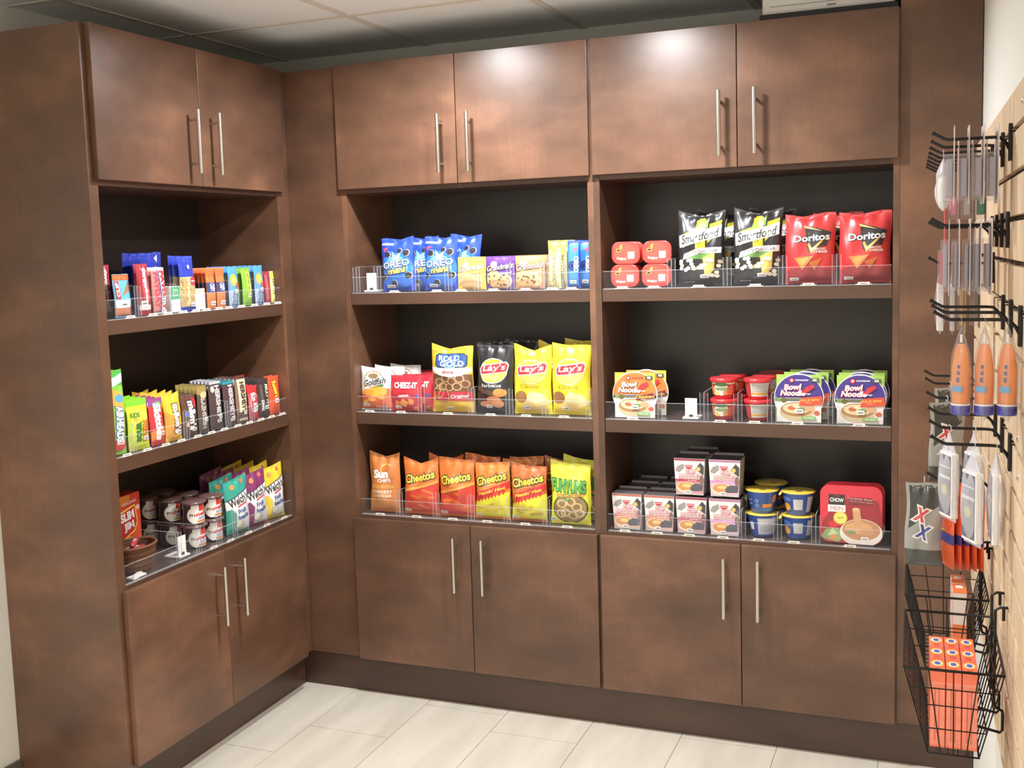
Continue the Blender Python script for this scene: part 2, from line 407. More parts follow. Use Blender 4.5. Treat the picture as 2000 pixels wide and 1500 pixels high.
# left unit, faces +x
YL0, YL1 = -.953, -.035
t = empty('cabinet', (-.02, YL0-.02, ZF)); tag(t, 'tall brown wooden cabinet unit on the left, shelves of candy bars', 'cabinet')
def LBx(name, *a, m, bev=0):
    mb = MB().box(*a, m, bev); mb.xf(Matrix.Translation((.02, -(YL0-.02), -ZF))); return mb.build(name, t)
LBx('end_panel', XW+.001, -.02, -.973, -.936, ZF+.0006, ZT-.0, m=WOODS[10], bev=.001)
LBx('side_panel', -.41, -.0205, -.055, -.037, LB, ZT-.002, m=WOODS[3])
LBx('back_panel', -.372, -.36, -.936, -.055, LB+.02, ZT-.002, m=WDARK)
LBx('upper_cabinet_floor', -.36, -.0205, -.936, -.055, 1.801, 1.822, m=WHOR)
LBx('top_panel', -.36, -.0205, -.936, -.055, ZT-.022, ZT-.003, m=WDARK)
for z, th in ((L1, .041), (S2, .042)): LBx('shelf', -.359, -.0225, -.935, -.056, z-th, z, m=WHOR, bev=.0012)
LBx('counter_deck', -.36, -.0205, -.936, -.055, S3-.022, S3, m=WHOR)
LBx('cabinet_floor', -.36, -.0205, -.936, -.055, LB, LB+.02, m=WDARK)
for (a, b, hy, w1, w2) in ((-.4925, -.0352, -.441, WOODS[4], WOODS[7]), (YL0, -.4945, -.548, WOODS[2], WOODS[0])):
    for (z0, z1, h0, h1, w_) in ((ZB, ZT, 1.852, 2.045, w1), (LB, LT, .419, .612, w2)):
        d = ldoor(t, a, b, z0, z1, hy, h0, h1, w_); d.location = (.02, -(YL0-.02), -ZF)
LBx('toe_kick', -.084, -.066, -.936, .040, ZF+.0006, LB-.001, m=WKICK)
# corner filler, right filler, toe kick of the back run
f = MB().box(-.0195, .195, .0205, .039, LB, ZT-.001, WOODS[5]).box(-.039, -.0205, -.0365, .039, LB, ZT-.001, WOODS[5])
tag(f.build('filler_panel'), 'tall narrow brown wooden panel filling the inner corner between left and middle cabinets', 'panel')
tag(MB().box(2.0352, 2.2495, .0205, .039, LB, ZC-.004, WOODS[9]).build('filler_panel'), 'tall dark brown wooden panel closing the gap beside the slatted right wall', 'panel')
tag(MB().box(-.065, 2.249, .041, .058, ZF+.0005, LB-.001, WKICK).build('toe_kick'), 'dark brown toe board along the floor under the middle and right cabinets', 'toe board')

# appliance on top of the right cabinet
t = empty('projector', (1.9, .05, ZT)); tag(t, 'white box with a black base lying on top of the right cabinet', 'projector')
mb = MB().box(-.265, .13, .0, .25, .0005, .024, mat((26, 30, 30), .5), .004).box(.13, .19, .02, .2, .0005, .035, mat((36, 48, 48), .5), .004)
mb.build('base', t)
mb = MB().box(-.258, .12, .004, .24, .024, .105, mat((225, 222, 220), .35), .008)
mb.box(-.235, .1, .0025, .0045, .045, .0465, mat((140, 140, 140), .5)); mb.box(-.07, -.045, .0025, .0045, .0335, .0375, mat((120, 124, 130), .5))
mb.build('housing', t)
tag(MB().box(.81, .868, YW-.006, YW-.0005, 2.262, 2.2975, mat((150, 148, 140), .6), .001).build('wall_plate'), 'small beige plate on the wall strip above the middle cabinet doors', 'wall plate')

# recessed ceiling lights; the ones out of view are added for brightness
LENS = bpy.data.materials.new('lamp_lens'); LENS.use_nodes = True
LENS.node_tree.nodes['Principled BSDF'].inputs['Emission Color'].default_value = (1, .95, .88, 1)
LENS.node_tree.nodes['Principled BSDF'].inputs['Emission Strength'].default_value = 16
def can(x, y, label):
    t = empty('ceiling_light', (x, y, ZC)); tag(t, label, 'ceiling light', 'recessed ceiling lights')
    MB().lathe([(.062, -.0005), (.064, -.006), (.078, -.007), (.085, -.003), (.086, .0)], WHITE, 36, False, False).build('trim_ring', t)
    MB().lathe([(.0, -.0012), (.062, -.0012)], LENS, 36, False, False).build('lens', t)
for i, (x, y) in enumerate(CANS): can(x, y, ['round recessed ceiling light in front of the middle cabinet', 'round recessed ceiling light in front of the right cabinet'][i])
for i, (x, y, p) in enumerate(FILL_CANS): can(x, y, 'unseen round ceiling light added to brighten the room further back, %s' % ['left middle', 'right middle', 'left rear', 'right rear'][i])

# ================================================================== SHELF FITTINGS
BAYS = {'B1L': (S1, .214, 1.095), 'B2L': (S2, .214, 1.095), 'B3L': (S3, .214, 1.095),
        'B1R': (S1, 1.135, 2.017), 'B2R': (S2, 1.135, 2.017), 'B3R': (S3, 1.135, 2.017),
        'L1': (L1, -.936, -.055), 'L2': (S2, -.936, -.055), 'L3': (S3, -.936, -.055)}
TRAY = .004
BNAME = {'B1L': 'top shelf of the middle cabinet', 'B2L': 'middle shelf of the middle cabinet', 'B3L': 'bottom shelf of the middle cabinet',
         'B1R': 'top shelf of the right cabinet', 'B2R': 'middle shelf of the right cabinet', 'B3R': 'bottom shelf of the right cabinet',
         'L1': 'top shelf of the left cabinet', 'L2': 'middle shelf of the left cabinet', 'L3': 'bottom shelf of the left cabinet'}
def lowest(o, R):
    lo = 9
    for q in [o]+list(o.children)+[g for c in o.children for g in c.children]:
        if q.type != 'MESH': continue
        off = Vector((0, 0, 0)); p = q
        while p is not o: off += p.location; p = p.parent
        for v in q.data.vertices: lo = min(lo, (R @ (v.co+off)).z)
    return lo
def place(o, bay, pos, depth, dz=0, rz=0, tilt=0, roll=0, rest=True):
    z = BAYS[bay][0]+TRAY+dz
    if tilt or roll: z -= lowest(o, Matrix.Rotation(roll, 3, 'Y') @ Matrix.Rotation(tilt, 3, 'X'))-.0003
    if bay[0] == 'B': o.location = (pos, depth, z); o.rotation_euler = (tilt, roll, rz)
    else: o.location = (-depth, pos, z); o.rotation_euler = (tilt, roll, PI/2+rz)
    return o
for b, (z, a, c) in BAYS.items():
    W = c-a-.006
    tr = MB().box(-W/2, W/2, .0335, .325, 0, TRAY-.0003, ACRYL).build('shelf_tray')
    tag(tr, 'flat clear plastic tray lying on the %s' % BNAME[b], 'tray', 'clear trays under the goods')
    place(tr, b, (a+c)/2, 0, -TRAY+.0002)
    fh = .056
    fe = MB().box(-W/2, W/2, 0, .0022, 0, fh, ACRYL).box(-W/2, W/2, 0, .0022, fh, fh+.0016, ACRYLE).box(-W/2, W/2, -.002, .006, 0, .0022, ACRYLE).build('shelf_fence')
    tag(fe, 'long low clear plastic fence along the front of the %s' % BNAME[b], 'shelf fence', 'clear fences along the shelf fronts')
    place(fe, b, (a+c)/2, .0265, -TRAY+.0002)
def divider(bay, pos, label, h=.088, d=.25):
    for off in (0, .002, -.002, .004, -.004, .006, -.006, .009, -.009, .012, -.012):
        p = pos+off; free = min([u[2]-.034-.001 for u in USED[bay] if u[0] < p+.0018 and u[1] > p-.0018 and u[4] < h] or [d])
        if free >= .2: break
    else:
        p = pos; free = max(.003, min([u[2]-.034-.001 for u in USED[bay] if u[0] < p+.0018 and u[1] > p-.0018 and u[4] < h] or [d]))
    d = min(d, free)
    mb = MB().box(-.0011, .0011, 0, d, 0, h, ACRYL).box(-.0012, .0012, -.0008, .0005, 0, h, ACRYLE).box(-.0014, .0014, 0, d, h, h+.0015, ACRYLE)
    mb.box(-.013, .013, -.0012, .0005, .0, h, ACRYL).box(-.0135, -.012, -.0014, .0006, 0, h, ACRYLE).box(.012, .0135, -.0014, .0006, 0, h, ACRYLE)
    o = mb.build('shelf_divider'); tag(o, label, 'divider', 'clear dividers between the goods'); place(o, bay, p, .034); return o
TAGSRC = []
def price_tag(bay, pos, label):
    if not TAGSRC:
        mb = MB().box(-.017, .017, -.0008, .0006, 0, .0085, mat((236, 232, 222), .5))
        mb.box(-.024, .024, .0006, .0016, 0, .0035, mat((205, 200, 190), .5))
        mb.box(-.011, .009, -.001, -.0008, .0025, .0055, mat((150, 146, 140), .5)); TAGSRC.append(mb.build('price_tag')); o = TAGSRC[0]
    else: o = TAGSRC[0].copy(); COL.objects.link(o)
    tag(o, label, 'price tag', 'white price tags along the shelf fronts'); place(o, bay, pos, .0222, -.0035); return o
def pusher(bay, pos, where, lean=0, d=.06):
    t = empty('shelf_pusher'); tag(t, 'white plastic spring pusher standing %s' % where, 'pusher')
    mb = MB(); mb.box(-.0195, .0195, 0, .003, .003, .066, mat((246, 245, 240), .35), .0012); mb.build('paddle', t)
    mb = MB().box(-.026, .026, -.010, .05, 0, .006, mat((236, 234, 228), .4), .001).box(-.006, .006, -.0035, -.0005, .006, .014, mat((60, 60, 62), .5)); mb.build('foot', t)
    place(t, bay, pos, d); return t
PROTO = {}
ORD = {1: 'second', 2: 'third', 3: 'fourth', 4: 'fifth', 5: 'sixth', 6: 'seventh'}
EXT = {}
def extents(o, key, R):
    """box of a thing's own vertices, turned by R"""
    if key in EXT: return EXT[key]
    lo = Vector((9, 9, 9)); hi = -lo
    for q in [o]+list(o.children)+[g for c in o.children for g in c.children]:
        if q.type != 'MESH': continue
        off = Vector((0, 0, 0)); p = q
        while p is not o: off += p.location; p = p.parent
        for v in q.data.vertices:
            w_ = R @ (v.co+off)
            for i in range(3): lo[i] = min(lo[i], w_[i]); hi[i] = max(hi[i], w_[i])
    EXT[key] = (lo, hi); return EXT[key]
USED = {b: [] for b in BAYS}; LATER = []
GAP = .0008
def fit(bay, key, proto, pos, depth, dz, rz, tilt, roll, slack, sx=1):
    """nearest free place along the shelf, or None"""
    R = (Matrix.Rotation(rz, 3, 'Z') @ Matrix.Rotation(roll, 3, 'Y') @ Matrix.Rotation(tilt, 3, 'X') @ Matrix.Diagonal((sx, 1, 1)))
    lo, hi = extents(proto, (key, round(rz, 3), round(tilt, 3), round(roll, 3), sx), R)
    z0, a, c = BAYS[bay]; best = None; n0 = dz; n1 = dz+hi.z-lo.z
    if depth+hi.y > .3575: return None
    live = [u for u in USED[bay] if not (u[2] >= depth+hi.y+GAP or u[3] <= depth+lo.y-GAP or u[4] >= n1 or u[5] <= n0)]
    cand = [pos]
    for u in live: cand += [u[1]-lo.x+GAP, u[0]-hi.x-GAP]
    cand += [a+.0015-lo.x, c-.0015-hi.x]
    for p in sorted(cand, key=lambda q: abs(q-pos)):
        if p+lo.x < a+.001 or p+hi.x > c-.001 or abs(p-pos) > slack: continue
        if all(u[1] <= p+lo.x or u[0] >= p+hi.x for u in live): best = p; break
    if best is None: return None
    USED[bay].append((best+lo.x, best+hi.x, depth+lo.y, depth+hi.y, n0, n1)); return best
def item(kind, bay, pos, depth, label, dz=0, rz=0, tilt=0, roll=0, group=None, slack=.032):
    fn, cat, grp = KINDS[kind]
    first = kind not in PROTO
    if first: PROTO[kind] = fn()
    for sx in (1, .97, .94, .91, .88, .85, .82, .79, .76):
        p = fit(bay, kind, PROTO[kind], pos, depth, dz, rz, tilt, roll, slack, sx)
        if p is not None or (slack > .03 and sx < .9): break
    if p is None:
        if first: bpy.data.objects.remove(PROTO[kind]) if not PROTO[kind].children else None; PROTO.pop(kind)
        return None
    o = PROTO[kind] if first else copy_tree(PROTO[kind])
    tag(o, label, cat, group or grp); place(o, bay, p, depth, dz, rz, tilt, roll); o.scale = (sx, 1, 1); return o
def depth_of(kind, tilt):
    if kind not in PROTO: return 0
    lo, hi = extents(PROTO[kind], (kind, 'd', round(tilt, 3)), Matrix.Rotation(tilt, 3, 'X')); return hi.y-lo.y
def row(kind, bay, pos, desc, n=1, d0=.065, step=.04, jit=(), rz=0, tilt=-.04, roll=0, dz=0, tagit=True, tp=None, short=None):
    """one front item and those standing behind it"""
    short = short or desc
    front = desc+', front of its row' if n > 1 else desc
    o = item(kind, bay, pos, d0, front, dz=dz, rz=rz, tilt=tilt, roll=roll, slack=.03)
    def rest():
        k = 1; d = d0; st = [max(step, depth_of(kind, tilt)+.0012)]
        for i in range(1, n):
            jx, jz, jr, jroll = jit[i-1] if i <= len(jit) else (0, 0, 0, 0)
            d += st[0]+.5*abs(jr)*.06
            lab = '%s, %s in its row' % (desc, ORD[k])
            if item(kind, bay, (o.location.x if bay[0] == 'B' else o.location.y)+jx, d, lab, dz=dz+jz, rz=rz+jr, tilt=tilt, roll=roll+jroll, slack=.045): k += 1
    if o: LATER.append(rest)
    if tagit: price_tag(bay, min(max(tp if tp is not None else pos, BAYS[bay][1]+.026), BAYS[bay][2]-.026), 'white price tag under the %s' % short)

# ================================================================== GOODS
W_ = (246, 245, 242); K_ = (24, 22, 24)
def b_oreo():
    B = (24, 62, 190)
    a = [El(.5, .42, .5, .3, (40, 110, 222)), El(.5, .45, .36, .2, (96, 168, 240)), El(.5, .2, .46, .16, (30, 96, 205)), Pp([(.42, .55), (.58, .55), (.66, .72), (.5, .66), (.36, .75)], (150, 205, 250)),
         Pp([(.03, .90), (.42, .90), (.42, .86), (.03, .86)], W_), Tx('MINI BITES', .22, .88, .3, .02, (190, 30, 60)), Pp([(.08, .80), (.27, .81), (.12, .72)], (225, 70, 110))]
    for u, v, r in ((.24, .68, .085), (.62, .75, .07), (.82, .7, .09), (.1, .27, .08), (.86, .28, .09), (.42, .14, .09)): a += cook(u, v, r, .66)
    a += [Tx('OREO', .5, .50, .84, .12, W_, 7, .025, 0, (20, 40, 120), .05), Tx('mini', .52, .375, .56, .10, (236, 196, 90), 7, .05, .1, (30, 30, 60), .07)]+stk(.18, .06, .26, .055)
    return bag('cookie_bag', .126, .188, .045, B, a, seed=3, dip=.05, dc=.2, tilt=.015, wr=1.2)
def grandma(c, c2, sub, subc, chips, seed):
    def f():
        a = [Pp([(0, .72), (1, .84), (1, 1), (0, 1)], c2), El(.3, .33, .28, .24, (205, 160, 105)), El(.66, .25, .26, .22, (214, 172, 118)), El(.42, .2, .26, .19, (196, 148, 92))]
        rn = random.Random(seed)
        for q in range(chips):
            u, v = rn.uniform(.12, .8), rn.uniform(.1, .45); a.append(El(u, v, .035, .028, (84, 52, 36), 8))
        a += [El(.3, .76, .12, .09, (235, 225, 210)), Tx("Grandma's", .5, .68, .92, .17, W_, 7, .012, .35, (60, 40, 36), .045), Tx(sub, .72, .5, .4, .05, subc, 5, .02, .2)]
        return bag('cookie_pack', .104, .112, .022, c, a, seed=seed, dip=0, wr=.5, crimp=.04, waist=.01)
    return f
def b_lorna():
    a = [Pp([(.0, .80), (.0, 1), (1, 1), (1, .86)], (232, 170, 60)), Pp([(.15, .68), (.85, .78), (.5, .9)], (250, 205, 70)), Rr(0, .03, .25, .5, (232, 190, 120)), Tx('LORNA DOONE', .55, .4, .62, .3, (120, 110, 70), 90, .01)]
    return bag('cookie_sleeve', .046, .158, .03, (238, 226, 150), a, seed=9, wr=.6)
def b_oreos():
    a = [Rr(.1, .03, .9, .92, (46, 124, 214)), Pp([(.45, .83), (.9, .85), (.6, .74)], (220, 70, 110)), Rg(.46, .47, .36, .1, .35, (20, 30, 90)), El(.46, .47, .2, .055, (20, 30, 80)), Tx('OREO', .74, .5, .34, .34, W_, -90, .05, 0, (20, 40, 120), .05)]+stk(.25, .1, .5, .07)
    return bag('cookie_sleeve', .044, .156, .03, (20, 60, 180), a, seed=10, wr=.6)
def b_gold():
    O = (232, 110, 40)
    a = [Pp([(0, .03), (1, .03), (1, .5), (.8, .52), (.6, .44), (.35, .4), (.15, .36), (0, .4)], (226, 92, 36)), El(.62, .44, .3, .13, (248, 170, 40)), El(.3, .42, .2, .08, (240, 140, 40)), El(.72, .58, .1, .035, (60, 120, 70)),
         Rg(.45, .72, .32, .2, .08, (170, 130, 60)), El(.45, .8, .17, .06, (140, 110, 70)), Tx('Goldfish', .5, .66, .74, .15, K_, 9, .03, .3, W_, .05), El(.42, .25, .13, .05, (244, 160, 60)), El(.75, .3, .12, .05, (244, 160, 60)), El(.2, .2, .1, .04, (248, 180, 70)), Pp([(.15, .56), (.2, .5), (.2, .6)], O),
         Tx('Cheddar', .74, .09, .42, .05, W_, 0, .01, .1)]+stk(.1, .09, .24, .07)
    return bag('cracker_bag', .121, .155, .04, (232, 232, 230), a, seed=12, dip=.03, tilt=-.02)
def b_chz():
    a = [El(.5, .3, .48, .22, (170, 20, 38)), Tx('CHEEZ-IT', .5, .72, .74, .17, W_, 0, .05, 0, (150, 12, 30), .05), Tx('ORIGINAL', .45, .43, .36, .05, W_, 4, .04), Pp([(.42, .36), (.6, .25), (.5, .1), (.3, .2)], (228, 130, 60)), Pp([(.62, .36), (.78, .32), (.76, .18), (.6, .2)], (220, 120, 52)), Pp([(.18, .3), (.32, .27), (.28, .14), (.15, .17)], (215, 112, 50)),
         Pp([(.74, .12), (.88, .14), (.9, .02), (.76, .02)], (230, 140, 70)), El(.87, .43, .06, .05, (60, 70, 150))]+stk(.17, .07, .2, .08)
    return bag('cracker_bag', .122, .127, .028, (206, 28, 44), a, seed=14, wr=.6)
def b_rold():
    a = [Rr(0, .3, 1, .56, (96, 56, 34))]
    for i, (u, v) in enumerate(((.2, .44), (.38, .5), (.55, .46), (.72, .5), (.85, .42), (.3, .38), (.48, .37), (.66, .38), (.15, .3))): a.append(Rg(u, v, .11, .06, .28, (196, 156, 104) if i % 2 else (176, 134, 84)))
    a += [Pp([(0, .60), (.25, .54), (.5, .52), (.75, .54), (1, .60), (1, .66), (.5, .68), (0, .66)], W_), Pp([(.1, .17), (1, .17), (1, .30), (.85, .31), (.1, .3)], (178, 26, 44)), Rg(.33, .24, .15, .11, .14, (170, 128, 84)), Rg(.2, .3, .14, .09, .14, (186, 144, 96)),
          Pp([(.18, .66), (.84, .66), (.9, .7), (.9, .84), (.82, .88), (.5, .9), (.2, .88), (.12, .84), (.12, .7)], (24, 30, 52)), Pp([(.2, .675), (.82, .675), (.875, .71), (.875, .83), (.8, .87), (.5, .885), (.21, .87), (.145, .83), (.145, .71)], (40, 84, 156)),
          Tx('ROLD', .46, .81, .5, .085, W_, 0, .03), Tx('GOLD', .54, .725, .56, .085, W_, 0, .03), Tx('Pretzels', .5, .672, .24, .025, (150, 200, 240), 0, .02, .2), Tx('thins', .46, .60, .28, .05, (150, 30, 50), 0, .02), Tx('Original', .72, .235, .4, .06, W_, 2, .01, .2), Tx("Snyder's", .09, .9, .14, .02, (150, 40, 100), 10)]+stk(.38, .035, .15, .04)
    return bag('pretzel_bag', .158, .236, .055, (238, 186, 40), a, seed=15, dip=.07, dc=-.1, wr=1.3, tilt=-.02)
def lay(base, sub, subc, low, chip, nm, seed, **kw):
    def f():
        a = list(low)+[El(.5, .615, .385, .185, W_), El(.5, .615, .37, .172, (246, 196, 40)), El(.5, .585, .33, .12, (252, 220, 90)), Pp([(.14, .555), (.5, .57), (.88, .6), (.92, .7), (.86, .75), (.5, .72), (.18, .7), (.1, .64)], W_), Pp([(.16, .565), (.5, .58), (.86, .61), (.895, .695), (.845, .735), (.5, .705), (.2, .688), (.13, .64)], (206, 34, 44)),
             Tx("Lay's", .51, .65, .64, .115, W_, 4, .02, .15), Tx(sub, .48, .405, .52, .05, subc, 0, 0)]+stk(.3, .075, .17, .045)
        return bag('chip_bag', .136, .238, .06, base, a, seed=seed, **kw)
    return f
def b_sun():
    a = [El(.3, .2, .4, .2, (214, 128, 56)), Rg(.62, .72, .2, .115, .22, (242, 176, 70)), Pp([(.4, .56), (.9, .56), (.9, .84), (.4, .62)], (196, 104, 40)), Tx('Sun', .43, .64, .5, .15, W_, 4, .06, .1), Tx('CHIPS', .53, .53, .42, .055, W_, 3, .03), Rr(.12, .40, .84, .45, (232, 150, 60)), Tx('100% WHOLE GRAIN', .48, .425, .6, .022, (150, 80, 30)),
         Tx('HARVEST', .48, .345, .66, .05, (244, 226, 200), 0, .03), Tx('CHEDDAR', .48, .28, .62, .05, (244, 226, 200), 0, .03)]
    return bag('chip_bag', .122, .222, .05, (200, 108, 42), a, seed=21, dip=.10, dc=.1, wr=1.6)
def sticks(c, n, v0, v1, seed):
    r = random.Random(seed); o = []
    for i in range(n):
        u, v, l, t = r.uniform(.08, .7), r.uniform(v0, v1), r.uniform(.2, .34), r.uniform(-.07, .07)
        o.append(Pp([(u, v), (u+l, v+t), (u+l+.03, v+t+.025), (u+l, v+t+.045), (u, v+.045), (u-.03, v+.02)], c if i % 2 else tuple(max(0, x-26) for x in c)))
    return o
def chee(seed, **kw):
    def f():
        a = [Pp([(0, .03), (1, .03), (1, .56), (.5, .46), (0, .38)], (202, 42, 30))]+sticks((226, 92, 34), 11, .06, .42, seed)+[Pp([(0, .38), (.5, .46), (1, .56), (1, .61), (.5, .51), (0, .43)], (238, 150, 60)),
             Tx('Cheetos', .5, .665, .86, .15, (250, 222, 60), 12, .03, .15, K_, .07), Tx('Crunchy', .56, .54, .4, .04, (246, 170, 70), 12, .02, .2, (150, 50, 20), .05)]+stk(.05, .055, .2, .045)
        return bag('chip_bag', .136, .208, .052, (226, 104, 34), a, seed=seed, wr=1.4, **kw)
    return f
def flam(seed, base, **kw):
    def f():
        a = [Pp([(0, .03), (1, .03), (1, .5), (.5, .4), (0, .3)], (226, 218, 40)), Pp([(0, .34), (.5, .45), (1, .56), (1, .68), (.5, .56), (0, .45)], (204, 30, 30))]
        a += [Pp([(.1*i, .34+.022*i), (.1*i+.06, .27+.022*i), (.1*i+.1, .36+.022*i)], (204, 30, 30)) for i in range(9)]+sticks((222, 190, 50), 6, .08, .25, seed)
        a += [Tx('Cheetos', .5, .72, .88, .15, (250, 222, 60), 14, .03, .15, K_, .07), Tx('Crunchy', .5, .61, .34, .03, (250, 200, 150), 14, .02, .2), Tx("Flamin' Hot", .52, .51, .8, .055, (250, 210, 60), 15, .03, .25)]+stk(.02, .05, .22, .045)
        return bag('chip_bag', .13, .2, .052, base, a, seed=seed, wr=1.4, **kw)
    return f
def b_fun():
    a = [El(.52, .27, .44, .245, (40, 60, 30)), El(.52, .27, .41, .225, (150, 120, 70)), El(.5, .27, .36, .19, (132, 100, 58))]
    for u, v in ((.32, .34), (.55, .38), (.7, .3), (.42, .2), (.6, .16), (.3, .18), (.76, .2)): a.append(Rg(u, v, .13, .07, .36, (206, 180, 120), 16))
    a += [Pp([(.14, .5), (.84, .52), (.86, .47), (.16, .45)], (240, 170, 60)), Tx('ONION FLAVORED RINGS', .5, .485, .6, .022, (90, 60, 20), 1), Rg(.44, .45, .1, .06, .3, (60, 150, 60)), Tx('FUNYUNS', .48, .625, .86, .2, (86, 176, 74), -2, .03, 0, (20, 70, 40), .05)]+stk(.0, .055, .17, .05)
    return bag('chip_bag', .142, .212, .052, (236, 234, 50), a, seed=27, dip=.03, tilt=-.035, wr=1.2)
def b_smart():
    a = [Pp([(.22, .05), (.5, .6), (.8, .1)], K_), Pp([(.42, .38), (.62, .38), (.62, .9), (.52, .97), (.42, .88)], (244, 222, 50)), Pp([(.66, .55), (.92, .72), (.95, .86), (.7, .82)], (240, 216, 46)), Pp([(.12, .5), (.4, .58), (.42, .76), (.14, .68)], (236, 210, 44)), Pp([(.62, .8), (.68, .95), (.66, .7)], (110, 160, 60)), Pp([(.36, .7), (.42, .84), (.42, .7)], (110, 160, 60)),
         Pp([(.2, .36), (.5, .46), (.86, .5), (.6, .34)], (96, 150, 66)), Pp([(.55, .36), (.82, .44), (.78, .2), (.6, .1)], (240, 196, 90)), Pp([(.05, .50), (.95, .64), (.95, .8), (.05, .66)], W_), Tx('Smartfood', .5, .65, .84, .12, K_, 11, .015, .4), Pp([(.1, .34), (.5, .42), (.94, .42), (.96, .5), (.5, .49), (.14, .42)], W_), Tx('WHITE CHEDDAR', .52, .44, .72, .042, (60, 56, 50), 4, .01)]
    r = random.Random(5)
    for i in range(26):
        u = r.uniform(.06, .92); v = r.uniform(.1, .34) if u > .5 else r.uniform(.2, .34); a.append(El(u, v, .05, .026, (248, 240, 214) if i % 3 else (224, 200, 160), 8))
    a += [Tx('NET WT 2 OZ', .26, .05, .22, .014, W_)]+stk(.5, .1, .18, .045)
    return bag('popcorn_bag', .15, .24, .07, (20, 20, 22), a, seed=31, dip=.1, dc=.05, wr=1.7, crimp=.05)
def b_dor():
    a = [El(.5, .1, .6, .14, (150, 22, 30)), Pp([(.4, .84), (.93, .72), (.84, .52), (.78, .53), (.5, .44), (.46, .48)], K_), Pp([(.38, .84), (.74, .74), (.4, .80)], (240, 200, 110)), Pp([(.46, .56), (.54, .42), (.86, .66), (.84, .69), (.56, .48), (.5, .58)], (238, 150, 50)), Pp([(.5, .55), (.55, .45), (.8, .64), (.56, .5)], (250, 220, 130)),
         Tx('Doritos', .54, .65, .72, .10, W_, 3, .025, 0, K_, .06), Tx('NACHO', .72, .49, .24, .032, W_, 0, .02), Tx('CHEESE', .73, .45, .27, .032, W_, 0, .02), Pp([(.2, .37), (.6, .39), (.36, .2)], (220, 122, 48)), Pp([(.26, .35), (.5, .37), (.36, .25)], (234, 150, 70)), Pp([(.5, .3), (.76, .36), (.6, .19)], (206, 104, 42))]+stk(.1, .05, .18, .04)
    return bag('chip_bag', .149, .214, .06, (204, 36, 38), a, seed=34, dip=.045, dc=-.3, wr=1.3)
def b_airh():
    a = [Rr(0, .82, 1, 1, (60, 170, 60)), Pp([(0, .78), (1, .86), (1, .96), (0, .88)], (200, 220, 220)), Pp([(0, .2), (1, .3), (1, .8), (0, .74)], (130, 200, 60)), Pp([(0, .6), (1, .5), (1, .7), (0, .8)], (240, 170, 60)), El(.6, .66, .3, .05, (70, 160, 200)), El(.5, .12, .42, .08, (206, 50, 50)), Tx('AIRHEADS', .52, .36, .42, .52, W_, -90, .05, 0, (40, 60, 140), .07)]+stk(.3, .12, .5, .04)
    return bag('candy_pouch', .062, .245, .02, (120, 200, 50), a, seed=41)
def b_sour():
    a = [Rr(0, .88, 1, 1, (110, 210, 30)), El(.5, .62, .42, .2, (250, 236, 60)), Pp([(.7, .5), (.95, .62), (.98, .36), (.8, .3)], (236, 90, 50)), Pp([(.2, .64), (.5, .7), (.3, .54)], (240, 170, 60)), Tx('SOUR', .42, .36, .38, .24, (40, 110, 50), -90+180, .05, 0, (20, 60, 30), .05), Tx('PATCH', .72, .36, .4, .24, (230, 130, 30), 90, .05, 0, (90, 50, 20), .05), Tx('KIDS', .3, .7, .4, .1, (60, 140, 50), 0, .04)]+stk(.6, .18, .3, .07)
    return bag('candy_pouch', .09, .15, .022, (206, 224, 40), a, seed=42)
def bar(name, w, h, t, base, items, seed, **kw):
    def f(): return bag(name, w, h, t, base, items(), seed=seed, crimp=.05, **kw)
    return f
def box_item(name, w, h, d, base, items, top=None, mk=paper, side=None):
    mb = MB(); mb.box(-w/2, w/2, 0, d, 0, h, mk(base), .001)
    if top: mb.box(-w/2+.0012, w/2-.0012, .0012, d-.0012, h, h+.0005, mk(top))
    if side: mb.box(w/2, w/2+.0005, .0015, d-.0015, .0015, h-.0015, mk(side)); mb.box(-w/2-.0005, -w/2, .0015, d-.0015, .0015, h-.0015, mk(side))
    art(mb, items, w, h, flat_surf(0), 1, mk, .0004); return mb.build(name)
def b_pringle():
    t = empty('chip_tub'); R = (226, 52, 44)
    def rr(w, h, y, r=.024, n=6):
        p = []
        for cx, cz, a0 in ((w/2-r, h/2-r, 0), (-w/2+r, h/2-r, 90), (-w/2+r, -h/2+r, 180), (w/2-r, -h/2+r, 270)):
            for i in range(n+1): a = math.radians(a0+90*i/n); p.append((cx+r*math.cos(a), y, .0365+cz+r*math.sin(a)))
        return p
    def loft(mb, rings, m):
        n = len(rings[0]); vs = [q for r in rings for q in r]
        mb.add(vs, [(i*n+k, i*n+(k+1) % n, (i+1)*n+(k+1) % n, (i+1)*n+k) for i in range(len(rings)-1) for k in range(n)], m, True)
        mb.add(rings[0], [tuple(range(n))], m); mb.add(rings[-1], [tuple(reversed(range(n)))], m); return mb
    loft(MB(), [rr(.088, .066, .004), rr(.084, .062, .03), rr(.078, .058, .05)], film((214, 44, 40))).build('tub', t)
    mb = loft(MB(), [rr(.090, .068, .0), rr(.094, .072, .0012), rr(.094, .072, .004)], film(R))
    fs = flat_surf(0)
    art(mb, [El(.5, .5, .42, .4, (232, 66, 52), 24), El(.24, .62, .09, .07, (240, 190, 60)), El(.24, .62, .07, .05, (50, 30, 30)), Tx('Original', .34, .25, .34, .13, W_, -3, .03), Pp([(.28, .82), (.38, .9), (.36, .7), (.31, .68)], (244, 196, 60)), Rr(.58, .25, .82, .55, (238, 234, 234)), Rr(.62, .3, .78, .42, (190, 180, 186))], .09, .073, fs, 1)
    mb.build('lid', t); return t
